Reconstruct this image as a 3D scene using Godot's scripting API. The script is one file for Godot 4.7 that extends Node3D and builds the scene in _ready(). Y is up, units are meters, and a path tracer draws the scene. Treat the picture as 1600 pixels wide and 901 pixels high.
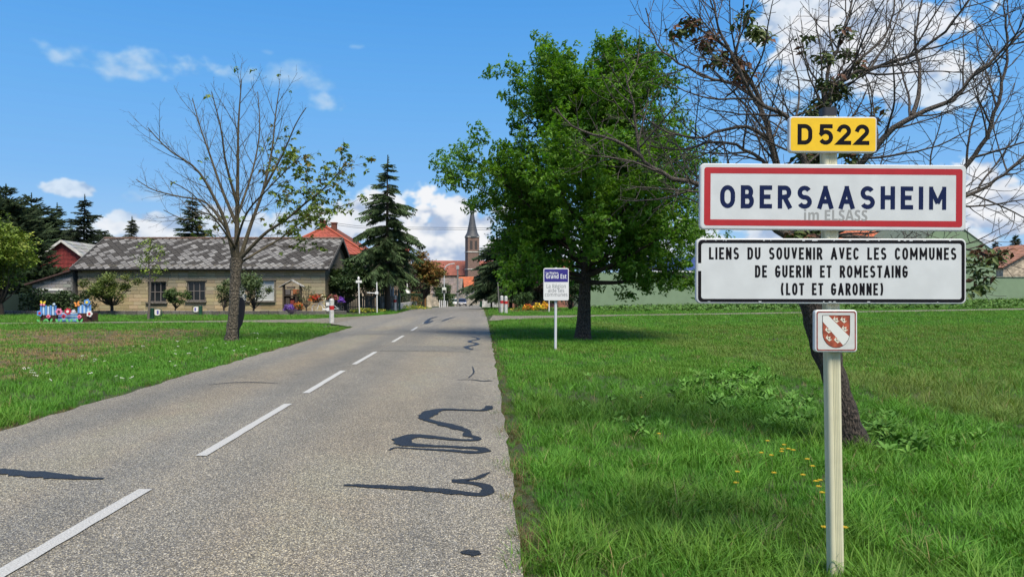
extends Node3D
# A village entrance: road, verges, town sign, cherry trees, farm buildings and a church behind.
# World: camera at the origin 1.5 m above the road, looking along -z. "d" below is distance ahead (= -z), in metres.

const EYE := 1.5
const EXPO := 2.7

var rng := RandomNumberGenerator.new()
var used := {}
var tex := {}
var nz := FastNoiseLite.new()

# ------------------------------------------------------------------ mesh collector
class MB:
	var v := PackedVector3Array()
	var n := PackedVector3Array()
	var c := PackedColorArray()
	var idx := PackedInt32Array()
	var col := Color(1, 1, 1)
	func tri(a: Vector3, b: Vector3, d: Vector3) -> void:  # counter-clockwise seen from outside
		var m := (b - a).cross(d - a).normalized()
		var i := v.size()
		v.append(a); v.append(b); v.append(d)
		for k in 3:
			n.append(m); c.append(col)
		idx.append(i); idx.append(i + 2); idx.append(i + 1)
	func quad(a: Vector3, b: Vector3, d: Vector3, e: Vector3) -> void:
		var m := (d - a).cross(e - b).normalized()
		var i := v.size()
		v.append(a); v.append(b); v.append(d); v.append(e)
		for k in 4:
			n.append(m); c.append(col)
		idx.append(i); idx.append(i + 2); idx.append(i + 1)
		idx.append(i); idx.append(i + 3); idx.append(i + 2)
	func box(at: Vector3, size: Vector3, bs := Basis(), bev := 0.0) -> void:
		var h := size * 0.5
		if bev <= 0.0:
			var p: Array[Vector3] = []
			for k in 8:
				p.append(at + bs * Vector3(h.x if k & 1 else -h.x, h.y if k & 2 else -h.y, h.z if k & 4 else -h.z))
			quad(p[4], p[5], p[7], p[6]); quad(p[1], p[0], p[2], p[3])
			quad(p[5], p[1], p[3], p[7]); quad(p[0], p[4], p[6], p[2])
			quad(p[6], p[7], p[3], p[2]); quad(p[0], p[1], p[5], p[4])
			return
		var q := h - Vector3.ONE * minf(bev, minf(h.x, minf(h.y, h.z)) * 0.9)
		for ax in 3:
			for s in [-1.0, 1.0]:
				var u := (ax + 1) % 3
				var w := (ax + 2) % 3
				var pts: Array[Vector3] = []
				for st in [[-1, -1], [1, -1], [1, 1], [-1, 1]]:
					var e := Vector3()
					e[ax] = h[ax] * s; e[u] = q[u] * st[0] * s; e[w] = q[w] * st[1]
					pts.append(at + bs * e)
				quad(pts[0], pts[1], pts[2], pts[3])
		for ax in 3:
			var u := (ax + 1) % 3
			var w := (ax + 2) % 3
			for s in [-1.0, 1.0]:
				for t in [-1.0, 1.0]:
					var e1 := Vector3(); var e2 := Vector3(); var e3 := Vector3(); var e4 := Vector3()
					e1[ax] = -q[ax]; e1[u] = h[u] * s; e1[w] = q[w] * t
					e2[ax] = q[ax]; e2[u] = h[u] * s; e2[w] = q[w] * t
					e3[ax] = q[ax]; e3[u] = q[u] * s; e3[w] = h[w] * t
					e4[ax] = -q[ax]; e4[u] = q[u] * s; e4[w] = h[w] * t
					if s * t > 0: quad(at + bs * e1, at + bs * e4, at + bs * e3, at + bs * e2)
					else: quad(at + bs * e1, at + bs * e2, at + bs * e3, at + bs * e4)
	func tube(pts: PackedVector3Array, rad: PackedFloat32Array, sides := 6, caps := true) -> void:
		var m := pts.size()
		if m < 2: return
		var first := v.size()
		var side := Vector3()
		for i in m:
			var t := (pts[mini(i + 1, m - 1)] - pts[maxi(i - 1, 0)]).normalized()
			if i == 0:
				side = t.cross(Vector3(0.31, 0.12, 0.94)).normalized()
				if side.length() < 0.5: side = t.cross(Vector3(1, 0, 0)).normalized()
			else:
				side = (side - t * side.dot(t)).normalized()
			var up := t.cross(side)
			for k in sides:
				var a := TAU * k / sides
				var o := side * cos(a) + up * sin(a)
				v.append(pts[i] + o * rad[i]); n.append(o); c.append(col)
		for i in m - 1:
			for k in sides:
				var a0 := first + i * sides + k
				var a1 := first + i * sides + (k + 1) % sides
				idx.append(a0); idx.append(a0 + sides); idx.append(a1)
				idx.append(a1); idx.append(a0 + sides); idx.append(a1 + sides)
		if caps:
			for e in [0, m - 1]:
				if rad[e] < 0.004: continue
				var t2: Vector3 = (pts[0] - pts[1]).normalized() if e == 0 else (pts[m - 1] - pts[m - 2]).normalized()
				var ci := v.size()
				v.append(pts[e]); n.append(t2); c.append(col)
				for k in sides:
					v.append(v[first + e * sides + k]); n.append(t2); c.append(col)
				for k in sides:
					idx.append(ci)
					if e == 0: idx.append(ci + 1 + k); idx.append(ci + 1 + (k + 1) % sides)
					else: idx.append(ci + 1 + (k + 1) % sides); idx.append(ci + 1 + k)
	func rod(a: Vector3, b: Vector3, r: float, sides := 8, r2 := -1.0) -> void:
		tube(PackedVector3Array([a, b]), PackedFloat32Array([r, r if r2 < 0 else r2]), sides)
	func lathe(base: Vector3, prof: Array, sides := 16) -> void:  # prof: [radius, height] going up
		var m := prof.size()
		var first := v.size()
		for i in m:
			var p0 = prof[maxi(i - 1, 0)]
			var p1 = prof[mini(i + 1, m - 1)]
			var sl := Vector2(p1[1] - p0[1], -(p1[0] - p0[0])).normalized()
			for k in sides:
				var a := TAU * k / sides
				var o := Vector3(cos(a), 0, sin(a))
				v.append(base + o * prof[i][0] + Vector3(0, prof[i][1], 0))
				n.append((o * sl.x + Vector3(0, sl.y, 0)).normalized()); c.append(col)
		for i in m - 1:
			for k in sides:
				var a0 := first + i * sides + k
				var a1 := first + i * sides + (k + 1) % sides
				idx.append(a0); idx.append(a1); idx.append(a0 + sides)
				idx.append(a1); idx.append(a1 + sides); idx.append(a0 + sides)
	func slab(o: PackedVector2Array, at: Transform3D, z0: float, z1: float) -> void:  # outline (counter-clockwise, xy) from z0 back to z1 front
		var t := Geometry2D.triangulate_polygon(o)
		var mid := Vector3()
		for k in range(0, t.size(), 3):
			var a := o[t[k]]; var b := o[t[k + 1]]; var d := o[t[k + 2]]
			if (b - a).cross(d - a) < 0:
				var s := b
				b = d; d = s
			tri(at * Vector3(a.x, a.y, z1), at * Vector3(b.x, b.y, z1), at * Vector3(d.x, d.y, z1))
			tri(at * Vector3(a.x, a.y, z0), at * Vector3(d.x, d.y, z0), at * Vector3(b.x, b.y, z0))
		for k in o.size():
			var a := o[k]; var b := o[(k + 1) % o.size()]
			quad(at * Vector3(a.x, a.y, z0), at * Vector3(b.x, b.y, z0), at * Vector3(b.x, b.y, z1), at * Vector3(a.x, a.y, z1))
	func ring(o: PackedVector2Array, p: PackedVector2Array, at: Transform3D, z: float) -> void:  # flat band between two outlines of equal count
		for k in o.size():
			var j := (k + 1) % o.size()
			quad(at * Vector3(o[k].x, o[k].y, z), at * Vector3(o[j].x, o[j].y, z), at * Vector3(p[j].x, p[j].y, z), at * Vector3(p[k].x, p[k].y, z))
	func face(o: PackedVector2Array, at: Transform3D, z: float) -> void:
		var t := Geometry2D.triangulate_polygon(o)
		for k in range(0, t.size(), 3):
			var a := o[t[k]]; var b := o[t[k + 1]]; var d := o[t[k + 2]]
			if (b - a).cross(d - a) < 0:
				var s := b
				b = d; d = s
			tri(at * Vector3(a.x, a.y, z), at * Vector3(b.x, b.y, z), at * Vector3(d.x, d.y, z))
	func ribbon(pl: PackedVector2Array, w: float, at: Transform3D, z: float, closed := false) -> void:
		var m := pl.size()
		var l := PackedVector2Array(); var r := PackedVector2Array()
		for i in m:
			var a := pl[(i - 1 + m) % m] if closed or i > 0 else pl[i] - (pl[1] - pl[0])
			var b := pl[(i + 1) % m] if closed or i < m - 1 else pl[i] + (pl[i] - pl[i - 1])
			var t1 := (pl[i] - a).normalized(); var t2 := (b - pl[i]).normalized()
			var nn := (t1.orthogonal() + t2.orthogonal()).normalized()
			var k := w * 0.5 / maxf(0.34, nn.dot(t1.orthogonal()))
			l.append(pl[i] - nn * k); r.append(pl[i] + nn * k)
		for i in (m if closed else m - 1):
			var j := (i + 1) % m
			var q := [r[i], r[j], l[j], l[i]]
			if (q[1] - q[0]).cross(q[2] - q[0]) < 0: q.reverse()
			quad(at * Vector3(q[0].x, q[0].y, z), at * Vector3(q[1].x, q[1].y, z), at * Vector3(q[2].x, q[2].y, z), at * Vector3(q[3].x, q[3].y, z))
	func mesh() -> ArrayMesh:
		var am := ArrayMesh.new()
		var a := []
		a.resize(Mesh.ARRAY_MAX)
		a[Mesh.ARRAY_VERTEX] = v; a[Mesh.ARRAY_NORMAL] = n; a[Mesh.ARRAY_COLOR] = c; a[Mesh.ARRAY_INDEX] = idx
		am.add_surface_from_arrays(Mesh.PRIMITIVE_TRIANGLES, a)
		return am

# ------------------------------------------------------------------ placing and naming
func xat(px: float, d: float) -> float: return (px - 800.0) / 1150.0 * d
func yat(py: float, d: float) -> float: return EYE + (449.0 - py) / 1150.0 * d
func pt(px: float, py: float, d: float) -> Vector3: return Vector3(xat(px, d), yat(py, d), -d)
func gy(x: float, d: float) -> float:  # height of the ground
	var y := 0.0
	if d > 55.0: y -= 0.02 * (minf(d, 150.0) - 55.0) * (1.0 - clampf((absf(x + 6.0) - 14.0) / 25.0, 0, 1))
	y += 0.013 * clampf(x - 4.0, 0, 60) * smoothstep(22.0, 62.0, d)
	return y
func on(px: float, d: float) -> Vector3: return Vector3(xat(px, d), gy(xat(px, d), d), -d)

func numbered(called: String) -> String:
	used[called] = used.get(called, 0) + 1
	return called if used[called] == 1 else "%s_%03d" % [called, used[called] - 1]
func tag(o: Node, label: String, category: String, group := "", kind := "") -> void:
	if label: o.set_meta("label", label)
	if category: o.set_meta("category", category)
	if group: o.set_meta("group", group)
	if kind: o.set_meta("kind", kind)
func thing(called: String, label: String, category: String, at := Vector3(), turn := 0.0, group := "") -> Node3D:
	var o := Node3D.new()
	o.name = numbered(called)
	add_child(o)
	o.position = at
	o.rotation.y = turn
	tag(o, label, category, group)
	return o
func put(called: String, mb: MB, m: Material, parent: Node = null) -> MeshInstance3D:
	return put_mesh(called, mb.mesh(), m, parent)
func put_mesh(called: String, me: Mesh, m: Material, parent: Node = null) -> MeshInstance3D:
	var o := MeshInstance3D.new()
	o.mesh = me
	o.material_override = m
	o.name = called if parent else numbered(called)
	(parent if parent else self).add_child(o, true)
	return o
func structure(called: String, mb: MB, m: Material) -> MeshInstance3D:
	var o := put(called, mb, m)
	o.set_meta("kind", "structure")
	return o
func scatter(called: String, me: Mesh, xf: Array, cols: Array, m: Material, parent: Node = null) -> MultiMeshInstance3D:
	var mm := MultiMesh.new()
	mm.transform_format = MultiMesh.TRANSFORM_3D
	mm.use_colors = true
	mm.mesh = me
	mm.instance_count = xf.size()
	var b := PackedFloat32Array()
	b.resize(xf.size() * 16)
	var k := 0
	for i in xf.size():
		var t: Transform3D = xf[i]
		var q: Color = cols[i]
		b[k] = t.basis.x.x; b[k + 1] = t.basis.y.x; b[k + 2] = t.basis.z.x; b[k + 3] = t.origin.x
		b[k + 4] = t.basis.x.y; b[k + 5] = t.basis.y.y; b[k + 6] = t.basis.z.y; b[k + 7] = t.origin.y
		b[k + 8] = t.basis.x.z; b[k + 9] = t.basis.y.z; b[k + 10] = t.basis.z.z; b[k + 11] = t.origin.z
		b[k + 12] = q.r; b[k + 13] = q.g; b[k + 14] = q.b; b[k + 15] = 1.0
		k += 16
	mm.buffer = b
	var o := MultiMeshInstance3D.new()
	o.multimesh = mm
	o.material_override = m
	o.name = called if parent else numbered(called)
	(parent if parent else self).add_child(o, true)
	o.set_meta("kind", "stuff")
	return o
func rnd(a: float, b: float) -> float: return rng.randf_range(a, b)
func rvec() -> Vector3: return Vector3(rnd(-1, 1), rnd(-1, 1), rnd(-1, 1))
func shade_of(c: Color, v: float) -> Color:  # one of many tones of a natural thing
	var k := rnd(1.0 - v, 1.0 + v)
	return Color(c.r * k * rnd(0.93, 1.07), c.g * k, c.b * k * rnd(0.9, 1.1))

# ------------------------------------------------------------------ textures and materials (colours given as linear base colours)
func grey_image(size: int, seed_: int, freq: float, lo: float, hi: float, fractal := 4, kind := FastNoiseLite.TYPE_SIMPLEX_SMOOTH) -> Image:
	var f := FastNoiseLite.new()
	f.noise_type = kind
	f.seed = seed_
	f.frequency = freq
	f.fractal_octaves = fractal
	var im := f.get_seamless_image(size, size)
	im.convert(Image.FORMAT_L8)
	var b := im.get_data()
	for i in b.size():
		b[i] = int(clampf(lo + (hi - lo) * b[i] / 255.0, 0, 1) * 255.0)
	return Image.create_from_data(size, size, false, Image.FORMAT_L8, b)
func make_textures() -> void:
	tex.cloudy = ImageTexture.create_from_image(grey_image(256, 3, 0.012, 0.62, 1.0))
	tex.grime = ImageTexture.create_from_image(grey_image(256, 5, 0.02, 0.94, 1.0, 5))
	tex.wear = ImageTexture.create_from_image(grey_image(256, 15, 0.15, 0.72, 1.0, 3))
	tex.patchy = ImageTexture.create_from_image(grey_image(256, 8, 0.03, 0.45, 1.0, 5))
	tex.fine = ImageTexture.create_from_image(grey_image(256, 11, 0.2, 0.55, 1.0, 2))
	tex.relief = ImageTexture.create_from_image(grey_image(256, 21, 0.09, 0.0, 1.0, 4))
	# bark: long cracked ridges, stretched along the stem by the triplanar scale
	tex.bark = ImageTexture.create_from_image(grey_image(256, 31, 0.045, 0.25, 1.0, 5))
	tex.bark_relief = ImageTexture.create_from_image(grey_image(256, 37, 0.06, 0.0, 1.0, 4, FastNoiseLite.TYPE_CELLULAR))
	# chip-seal road: pale and dark stones of a centimetre or less in grey binder
	var s := 1024
	var b := PackedByteArray()
	b.resize(s * s * 3)
	var h := PackedByteArray()
	h.resize(s * s)
	b.fill(112); h.fill(40)
	var r := RandomNumberGenerator.new()
	r.seed = 77
	for k in 150000:
		var x := r.randi() % s
		var y := r.randi() % s
		var t := r.randf()
		var g := 88.0 + 150.0 * t * t if t > 0.2 else 52.0 + 120.0 * t
		var wa := r.randf()
		var cr := int(clampf(g * (1.0 + 0.06 * wa), 0, 255)); var cg := int(g); var cb := int(g * (0.98 - 0.13 * wa))
		var rx := 1 + r.randi() % 2
		var ry := 1 + r.randi() % 2
		var hh := 90 + r.randi() % 165
		for j in range(-ry + 1, ry + 1):
			for i in range(-rx + 1, rx + 1):
				var q := ((y + j + s) % s) * s + (x + i + s) % s
				b[q * 3] = cr; b[q * 3 + 1] = cg; b[q * 3 + 2] = cb
				h[q] = hh
	tex.chips = ImageTexture.create_from_image(Image.create_from_data(s, s, false, Image.FORMAT_RGB8, b))
	tex.chip_relief = ImageTexture.create_from_image(Image.create_from_data(s, s, false, Image.FORMAT_L8, h))

func paint(c: Color, rough := 0.6, metal := 0.0) -> StandardMaterial3D:
	var m := StandardMaterial3D.new()
	m.albedo_color = c.linear_to_srgb()
	m.roughness = rough
	m.metallic = metal
	return m
func textured(c: Color, which: String, scale_: Vector3, rough := 0.85, relief := "", cm := 0.0, vertex := false) -> StandardMaterial3D:
	var m := paint(c, rough)
	m.albedo_texture = tex[which]
	m.uv1_triplanar = true
	m.uv1_world_triplanar = true
	m.uv1_scale = scale_
	m.vertex_color_use_as_albedo = vertex
	if relief:
		m.heightmap_enabled = true
		m.heightmap_texture = tex[relief]
		m.heightmap_scale = cm
	return m
func leaf_paint(rough := 0.55, through := 0.5) -> StandardMaterial3D:
	var m := StandardMaterial3D.new()
	m.vertex_color_use_as_albedo = true
	m.roughness = rough
	m.backlight_enabled = through > 0
	m.backlight = Color(through * 0.95, through, through * 0.5)
	m.metallic_specular = 0.35
	m.cull_mode = BaseMaterial3D.CULL_DISABLED
	return m
func tinted(rough := 0.8) -> StandardMaterial3D:
	var m := StandardMaterial3D.new()
	m.vertex_color_use_as_albedo = true
	m.roughness = rough
	return m

# ------------------------------------------------------------------ sky
func make_sky() -> ImageTexture:
	var w := 4096
	var h := 2048
	var im := Image.create_empty(w, h, false, Image.FORMAT_RGB8)
	var stops := [[0.0, Color8(176, 210, 240)], [4.0, Color8(160, 203, 243)], [8.0, Color8(132, 189, 244)], [14.0, Color8(110, 177, 241)], [22.0, Color8(84, 159, 233)], [40.0, Color8(62, 135, 214)], [90.0, Color8(48, 112, 190)]]
	for y in h:
		var el := 90.0 - 180.0 * (y + 0.5) / h
		var q := Color8(120, 135, 105)
		if el >= 0:
			for k in stops.size() - 1:
				if el >= stops[k][0] and el <= stops[k + 1][0]:
					q = (stops[k][1] as Color).lerp(stops[k + 1][1], (el - stops[k][0]) / (stops[k + 1][0] - stops[k][0]))
		im.fill_rect(Rect2i(0, y, w, 1), dim(q))
	var f := FastNoiseLite.new()
	f.seed = 5
	f.frequency = 0.16
	f.fractal_octaves = 6
	f.fractal_gain = 0.55
	# clouds: azimuth, elevation (degrees), half width, half height, thickness, raggedness
	var cl := []
	for a in [[690, 365, 120, 75, 1.0, 0.9], [575, 335, 80, 45, 0.95, 0.9], [720, 400, 90, 40, 1.0, 0.8], [400, 352, 260, 34, 0.75, 1.1], [108, 292, 52, 16, 0.7, 0.7], [222, 304, 38, 13, 0.55, 0.8],
			[185, 98, 120, 26, 0.6, 1.4], [292, 96, 50, 15, 0.5, 1.4], [372, 112, 50, 14, 0.42, 1.4], [462, 118, 66, 27, 0.68, 0.8], [508, 158, 36, 17, 0.66, 0.7], [558, 70, 14, 4, 0.35, 1.0], [420, 79, 12, 4, 0.2, 1.0],
			[1375, 50, 175, 90, 0.95, 1.0], [1290, 30, 120, 60, 0.9, 1.0], [1440, 130, 95, 50, 0.8, 1.2], [1235, 150, 60, 42, 0.6, 1.2], [1300, 100, 90, 60, 0.75, 1.1],
			[1560, 320, 105, 62, 1.0, 0.9], [1510, 270, 45, 26, 0.9, 0.9], [1250, 350, 150, 36, 0.9, 1.0], [1400, 372, 160, 40, 0.9, 1.0], [150, 372, 240, 32, 0.7, 1.1], [1000, 385, 170, 44, 0.9, 1.0]]:
		var az := rad_to_deg(atan((a[0] - 800.0) / 1150.0))
		var k := cos(deg_to_rad(az))
		cl.append([az, rad_to_deg(atan((449.0 - a[1]) / 1150.0 * k)), a[2] / 1150.0 * 57.3 * k * k, a[3] / 1150.0 * 57.3 * k, a[4], a[5]])
	var r := RandomNumberGenerator.new()
	r.seed = 12
	for k in 78:  # sky goes on all round; extra unseen clouds added to brighten ambient light
		var az := r.randf_range(42, 318)
		if az > 180: az -= 360
		if k % 2: cl.append([az, r.randf_range(1.5, 5), r.randf_range(5, 12), r.randf_range(1.5, 4), r.randf_range(0.8, 1), 1.0])
		else: cl.append([az, r.randf_range(10, 62), r.randf_range(6, 18), r.randf_range(3, 9), r.randf_range(0.5, 0.95), 1.1])
	var white := dim(Color8(246, 247, 250))
	var under := dim(Color8(172, 190, 218))
	var half := dim(Color8(222, 228, 238))
	for q in cl:
		var ch: float = maxf(0.3, cos(deg_to_rad(q[1])))
		var y0 := int((90 - q[1] - q[3] * 1.7) / 180.0 * h)
		var y1 := int((90 - maxf(q[1] - q[3] * 1.7, 0.0)) / 180.0 * h)
		var x0 := int((q[0] - q[2] * 1.7 / ch) / 360.0 * w)
		var x1 := int((q[0] + q[2] * 1.7 / ch) / 360.0 * w)
		var step := 1 if absf(q[0]) < 50 and q[1] < 32 else 4
		for y in range(maxi(y0, 0), y1, step):
			var el := 90.0 - 180.0 * (y + 0.5) / h
			var sv: float = (el - q[1]) / q[3]
			for x in range(x0, x1, step):
				var az := 360.0 * (x + 0.5) / w
				var su: float = (az - q[0]) * ch / q[2]
				var e := su * su + (sv * sv if sv > 0 else sv * sv * 1.25)
				if e > 2.7: continue
				var fr := 1.0 if q[2] > 3 else 2.0
				var nn := f.get_noise_3d(az * 1.7 * fr, el * 2.6 * fr, q[1] * 7.0)
				var al: float = smoothstep(0.0, 1.7 if q[4] < 0.7 else 0.42, 1.0 - e + nn * 1.5 * q[5]) * q[4]
				if al < 0.01: continue
				var n2 := f.get_noise_3d(az * 1.7 * fr - 1.6, el * 2.6 * fr - 2.6, q[1] * 7.0)
				var li: float = clampf(0.55 + (nn - n2) * 1.5 + sv * 0.28 - nn * 0.35, 0, 1)
				var cc: Color = under.lerp(half, clampf(li * 2, 0, 1)).lerp(white, clampf(li * 2 - 1, 0, 1))
				if q[4] < 0.7: cc = half.lerp(cc, 0.35)
				if step == 1:
					im.set_pixel(posmod(x, w), y, im.get_pixel(posmod(x, w), y).lerp(cc, al))
				else:
					var xx := posmod(x, w)
					im.fill_rect(Rect2i(xx, y, step, step), im.get_pixel(xx, y).lerp(cc, al))
	return ImageTexture.create_from_image(im)
func dim(q: Color) -> Color:  # sky colours are read off the exposed picture
	var l := q.srgb_to_linear()
	return Color(l.r / EXPO, l.g / EXPO, l.b / EXPO).linear_to_srgb()

# ------------------------------------------------------------------ stroke lettering: each glyph is a few centre lines in a unit box
func arc(cx: float, cy: float, rx: float, ry: float, a0: float, a1: float, n := 12) -> PackedVector2Array:
	var p := PackedVector2Array()
	for i in n + 1:
		var a := deg_to_rad(lerpf(a0, a1, float(i) / n))
		p.append(Vector2(cx + rx * cos(a), cy + ry * sin(a)))
	return p
func pl(a: Array) -> PackedVector2Array:
	var p := PackedVector2Array()
	for q in a: p.append(Vector2(q[0], q[1]))
	return p
func glyph(ch: String) -> Array:
	match ch:
		"O": return [arc(.5, .62, .5, .38, 0, 180) + arc(.5, .38, .5, .38, 180, 360)]
		"B": return [pl([[0, 0], [0, 1]]), pl([[0, 1], [.5, 1]]) + arc(.55, .765, .36, .235, 90, -90) + pl([[0, .53]]), pl([[0, .53], [.5, .53]]) + arc(.6, .265, .4, .265, 90, -90) + pl([[0, 0]])]
		"E": return [pl([[1, 1], [0, 1], [0, 0], [1, 0]]), pl([[0, .51], [.8, .51]])]
		"R": return [pl([[0, 0], [0, 1]]), pl([[0, 1], [.5, 1]]) + arc(.55, .75, .42, .25, 90, -90) + pl([[0, .5]]), pl([[.48, .5], [1, 0]])]
		"S": return [arc(.5, .745, .47, .255, 28, 262) + arc(.5, .25, .5, .25, 82, -155)]
		"A": return [pl([[0, 0], [.5, 1]]), pl([[1, 0], [.5, 1]]), pl([[.2, .28], [.8, .28]]), pl([[.5, .88], [.5, 1]])]
		"H": return [pl([[0, 0], [0, 1]]), pl([[1, 0], [1, 1]]), pl([[0, .52], [1, .52]])]
		"I": return [pl([[.5, 0], [.5, 1]])]
		"M": return [pl([[0, 0], [0, 1]]), pl([[1, 0], [1, 1]]), pl([[0.02, .96], [.5, .22]]), pl([[.98, .96], [.5, .22]])]
		"D": return [pl([[0, 0], [0, 1]]), pl([[0, 1], [.35, 1]]) + arc(.45, .65, .55, .35, 90, 0) + arc(.45, .35, .55, .35, 0, -90) + pl([[0, 0]])]
		"5": return [pl([[.95, 1], [.1, 1], [.06, .5]]), arc(.47, .33, .53, .33, 140, -150)]
		"2": return [arc(.5, .72, .48, .28, 165, -32) + pl([[0, 0], [1, 0]])]
		"L": return [pl([[0, 1], [0, 0], [1, 0]])]
		"N": return [pl([[0, 0], [0, 1]]), pl([[1, 0], [1, 1]]), pl([[.03, .95], [.97, .05]])]
		"U": return [pl([[0, 1]]) + arc(.5, .32, .5, .32, 180, 360) + pl([[1, 1]])]
		"V": return [pl([[0, 1], [.5, 0]]), pl([[1, 1], [.5, 0]])]
		"C": return [arc(.5, .66, .5, .34, 20, 180) + arc(.5, .34, .5, .34, 180, 340)]
		"G": return [arc(.5, .66, .5, .34, 20, 180) + arc(.5, .34, .5, .34, 180, 350) + pl([[1, .46], [.55, .46]])]
		"T": return [pl([[0, 1], [1, 1]]), pl([[.5, 1], [.5, 0]])]
		"(": return [arc(1.1, .5, 1.1, .62, 125, 235)]
		")": return [arc(-.1, .5, 1.1, .62, 55, -55)]
	return []
func letters(txt: String, widths: Dictionary, width: float, gap: float, h: float, stroke: float, centre: Vector3, total: float, m: Material, parent: Node, z := 0.0) -> void:
	# one mesh per letter, the row scaled to its total width
	var row := 0.0
	for ch in txt: row += widths.get(ch, width) + gap
	row -= gap
	var k := total / row
	var x := centre.x - total * 0.5
	for ch in txt:
		var w: float = widths.get(ch, width) * k
		var mb := MB.new()
		var zz := 0.0004 + z
		var over: float = 0.0
		for s in glyph(ch):
			var p := PackedVector2Array()
			for q in s:
				var last := p.size() - 1
				var g := Vector2(x + stroke * 0.5 + q.x * (w - stroke), centre.y - h * 0.5 + stroke * 0.5 + q.y * (h - stroke))
				if last >= 0 and p[last].distance_to(g) < 1e-5: continue
				p.append(g)
			if ch != "O":  # flat ends reach the edge of the box
				var e := p.size() - 1
				var slant: bool = absf(p[0].x - p[1].x) > 1e-4 and s.size() == 2
				if not ch in "SCG" and not (ch in "MN" and slant) and not (ch == "A" and absf(p[0].y - p[1].y) < 1e-4): p[0] += (p[0] - p[1]).normalized() * stroke * 0.5
				if (not ch in "SC5AV" or (ch == "A" and not slant)) and not (ch in "MN" and slant): p[e] += (p[e] - p[e - 1]).normalized() * stroke * 0.5
			mb.ribbon(p, stroke * (0.92 if ch in "VM" else 1.0), Transform3D(), centre.z + zz, false)
			if ch == "O": mb.ribbon(PackedVector2Array([p[p.size() - 1], p[0]]), stroke, Transform3D(), centre.z + zz) if p[0].distance_to(p[p.size() - 1]) > 1e-4 else null
			zz += 0.0002
		if mb.v.size(): put("letter", mb, m, parent)
		x += w + gap * k
func rr(w: float, h: float, r: float, n := 6) -> PackedVector2Array:
	var p := PackedVector2Array()
	for q in [[1, 1, 0], [-1, 1, 90], [-1, -1, 180], [1, -1, 270]]:
		for i in n + 1:
			var a := deg_to_rad(q[2] + 90.0 * i / n)
			p.append(Vector2(q[0] * (w * 0.5 - r) + r * cos(a), q[1] * (h * 0.5 - r) + r * sin(a)))
	return p
func words(txt: String, h: float, at: Vector3, m: Material, parent: Node, weight := 400, squeeze := 1.0, called := "lettering") -> void:
	var f := SystemFont.new()
	f.font_names = PackedStringArray(["Droid Sans"])
	f.font_weight = weight
	var t := TextMesh.new()
	t.text = txt
	t.font = f
	t.font_size = 64
	t.pixel_size = h / 46.0
	t.depth = 0.0006
	t.horizontal_alignment = HORIZONTAL_ALIGNMENT_CENTER
	t.vertical_alignment = VERTICAL_ALIGNMENT_CENTER
	var o := put_mesh(called, t, m, parent)
	o.position = at
	o.scale = Vector3(squeeze, 1, 1)

func _ready() -> void:
	# ---- camera, sky, sun, exposure
	var cam := Camera3D.new()
	cam.name = "camera"
	cam.fov = rad_to_deg(2.0 * atan(450.5 / 1150.0))
	cam.near = 0.05
	cam.far = 6000.0
	cam.position = Vector3(0, EYE, 0)
	cam.rotation_degrees = Vector3(0.075, 0, 0)
	add_child(cam)
	var env := Environment.new()
	env.background_mode = Environment.BG_SKY
	env.sky = Sky.new()
	var pan := PanoramaSkyMaterial.new()
	pan.panorama = make_sky()
	env.sky.sky_material = pan
	env.tonemap_mode = Environment.TONE_MAPPER_LINEAR
	env.tonemap_exposure = EXPO
	env.sdfgi_enabled = true
	env.ssao_enabled = true
	env.ssil_enabled = true
	var we := WorldEnvironment.new()
	we.name = "environment"
	we.environment = env
	add_child(we)
	var sun := DirectionalLight3D.new()
	sun.name = "sun"
	sun.light_energy = 0.74
	sun.light_color = Color(1.0, 0.955, 0.87)
	sun.light_angular_distance = 26.0
	sun.shadow_enabled = true
	sun.rotation_degrees = Vector3(-58, 24, 0)
	add_child(sun)

	rng.seed = 1
	nz.seed = 4
	nz.frequency = 0.05
	make_textures()
	# ---- the setting
	make_ground()
	make_road()
	make_buildings()
	make_plants()
	make_grass()
	# ---- things
	make_town_sign()
	make_region_sign()
	make_street_things()
	make_garden_things()

# ------------------------------------------------------------------ ground, road, paths
func edge(pts: Array, d: float) -> float:
	if d <= pts[0][0]: return pts[0][1] + (d - pts[0][0]) * (pts[1][1] - pts[0][1]) / (pts[1][0] - pts[0][0])
	for i in pts.size() - 1:
		if d <= pts[i + 1][0]: return lerpf(pts[i][1], pts[i + 1][1], (d - pts[i][0]) / (pts[i + 1][0] - pts[i][0]))
	var e := pts.size() - 1
	return pts[e][1] + (d - pts[e][0]) * (pts[e][1] - pts[e - 1][1]) / (pts[e][0] - pts[e - 1][0])
var right_line := [[4.0, -0.02], [7.74, -0.13], [11.4, -0.28], [18.96, -0.56], [33.8, -1.18], [64.0, -2.6], [140.0, -6.2], [260.0, -13.0]]
var left_line := [[4.0, -5.2], [7.74, -5.38], [12.4, -5.6], [18.96, -5.85], [29.2, -6.3], [59.5, -7.7], [140.0, -11.9], [260.0, -19.0]]
var mid_line := [[3.87, -2.64], [5.37, -2.69], [9.43, -2.87], [13.27, -3.05], [17.25, -3.2], [23.0, -3.43], [40.0, -4.2]]
func xr(d: float) -> float: return edge(right_line, d)
func xl(d: float) -> float: return edge(left_line, d)
func xm(d: float) -> float: return edge(mid_line, d)
var side_near := [[-7.9, 32.2], [-10.0, 33.2], [-14.0, 33.6], [-20.0, 32.3], [-30.0, 30.2], [-60.0, 24.0]]
var side_far := [[-7.2, 44.0], [-9.0, 39.5], [-10.4, 36.6], [-14.0, 34.9], [-20.0, 33.3], [-30.0, 31.1], [-60.0, 25.0]]
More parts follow.
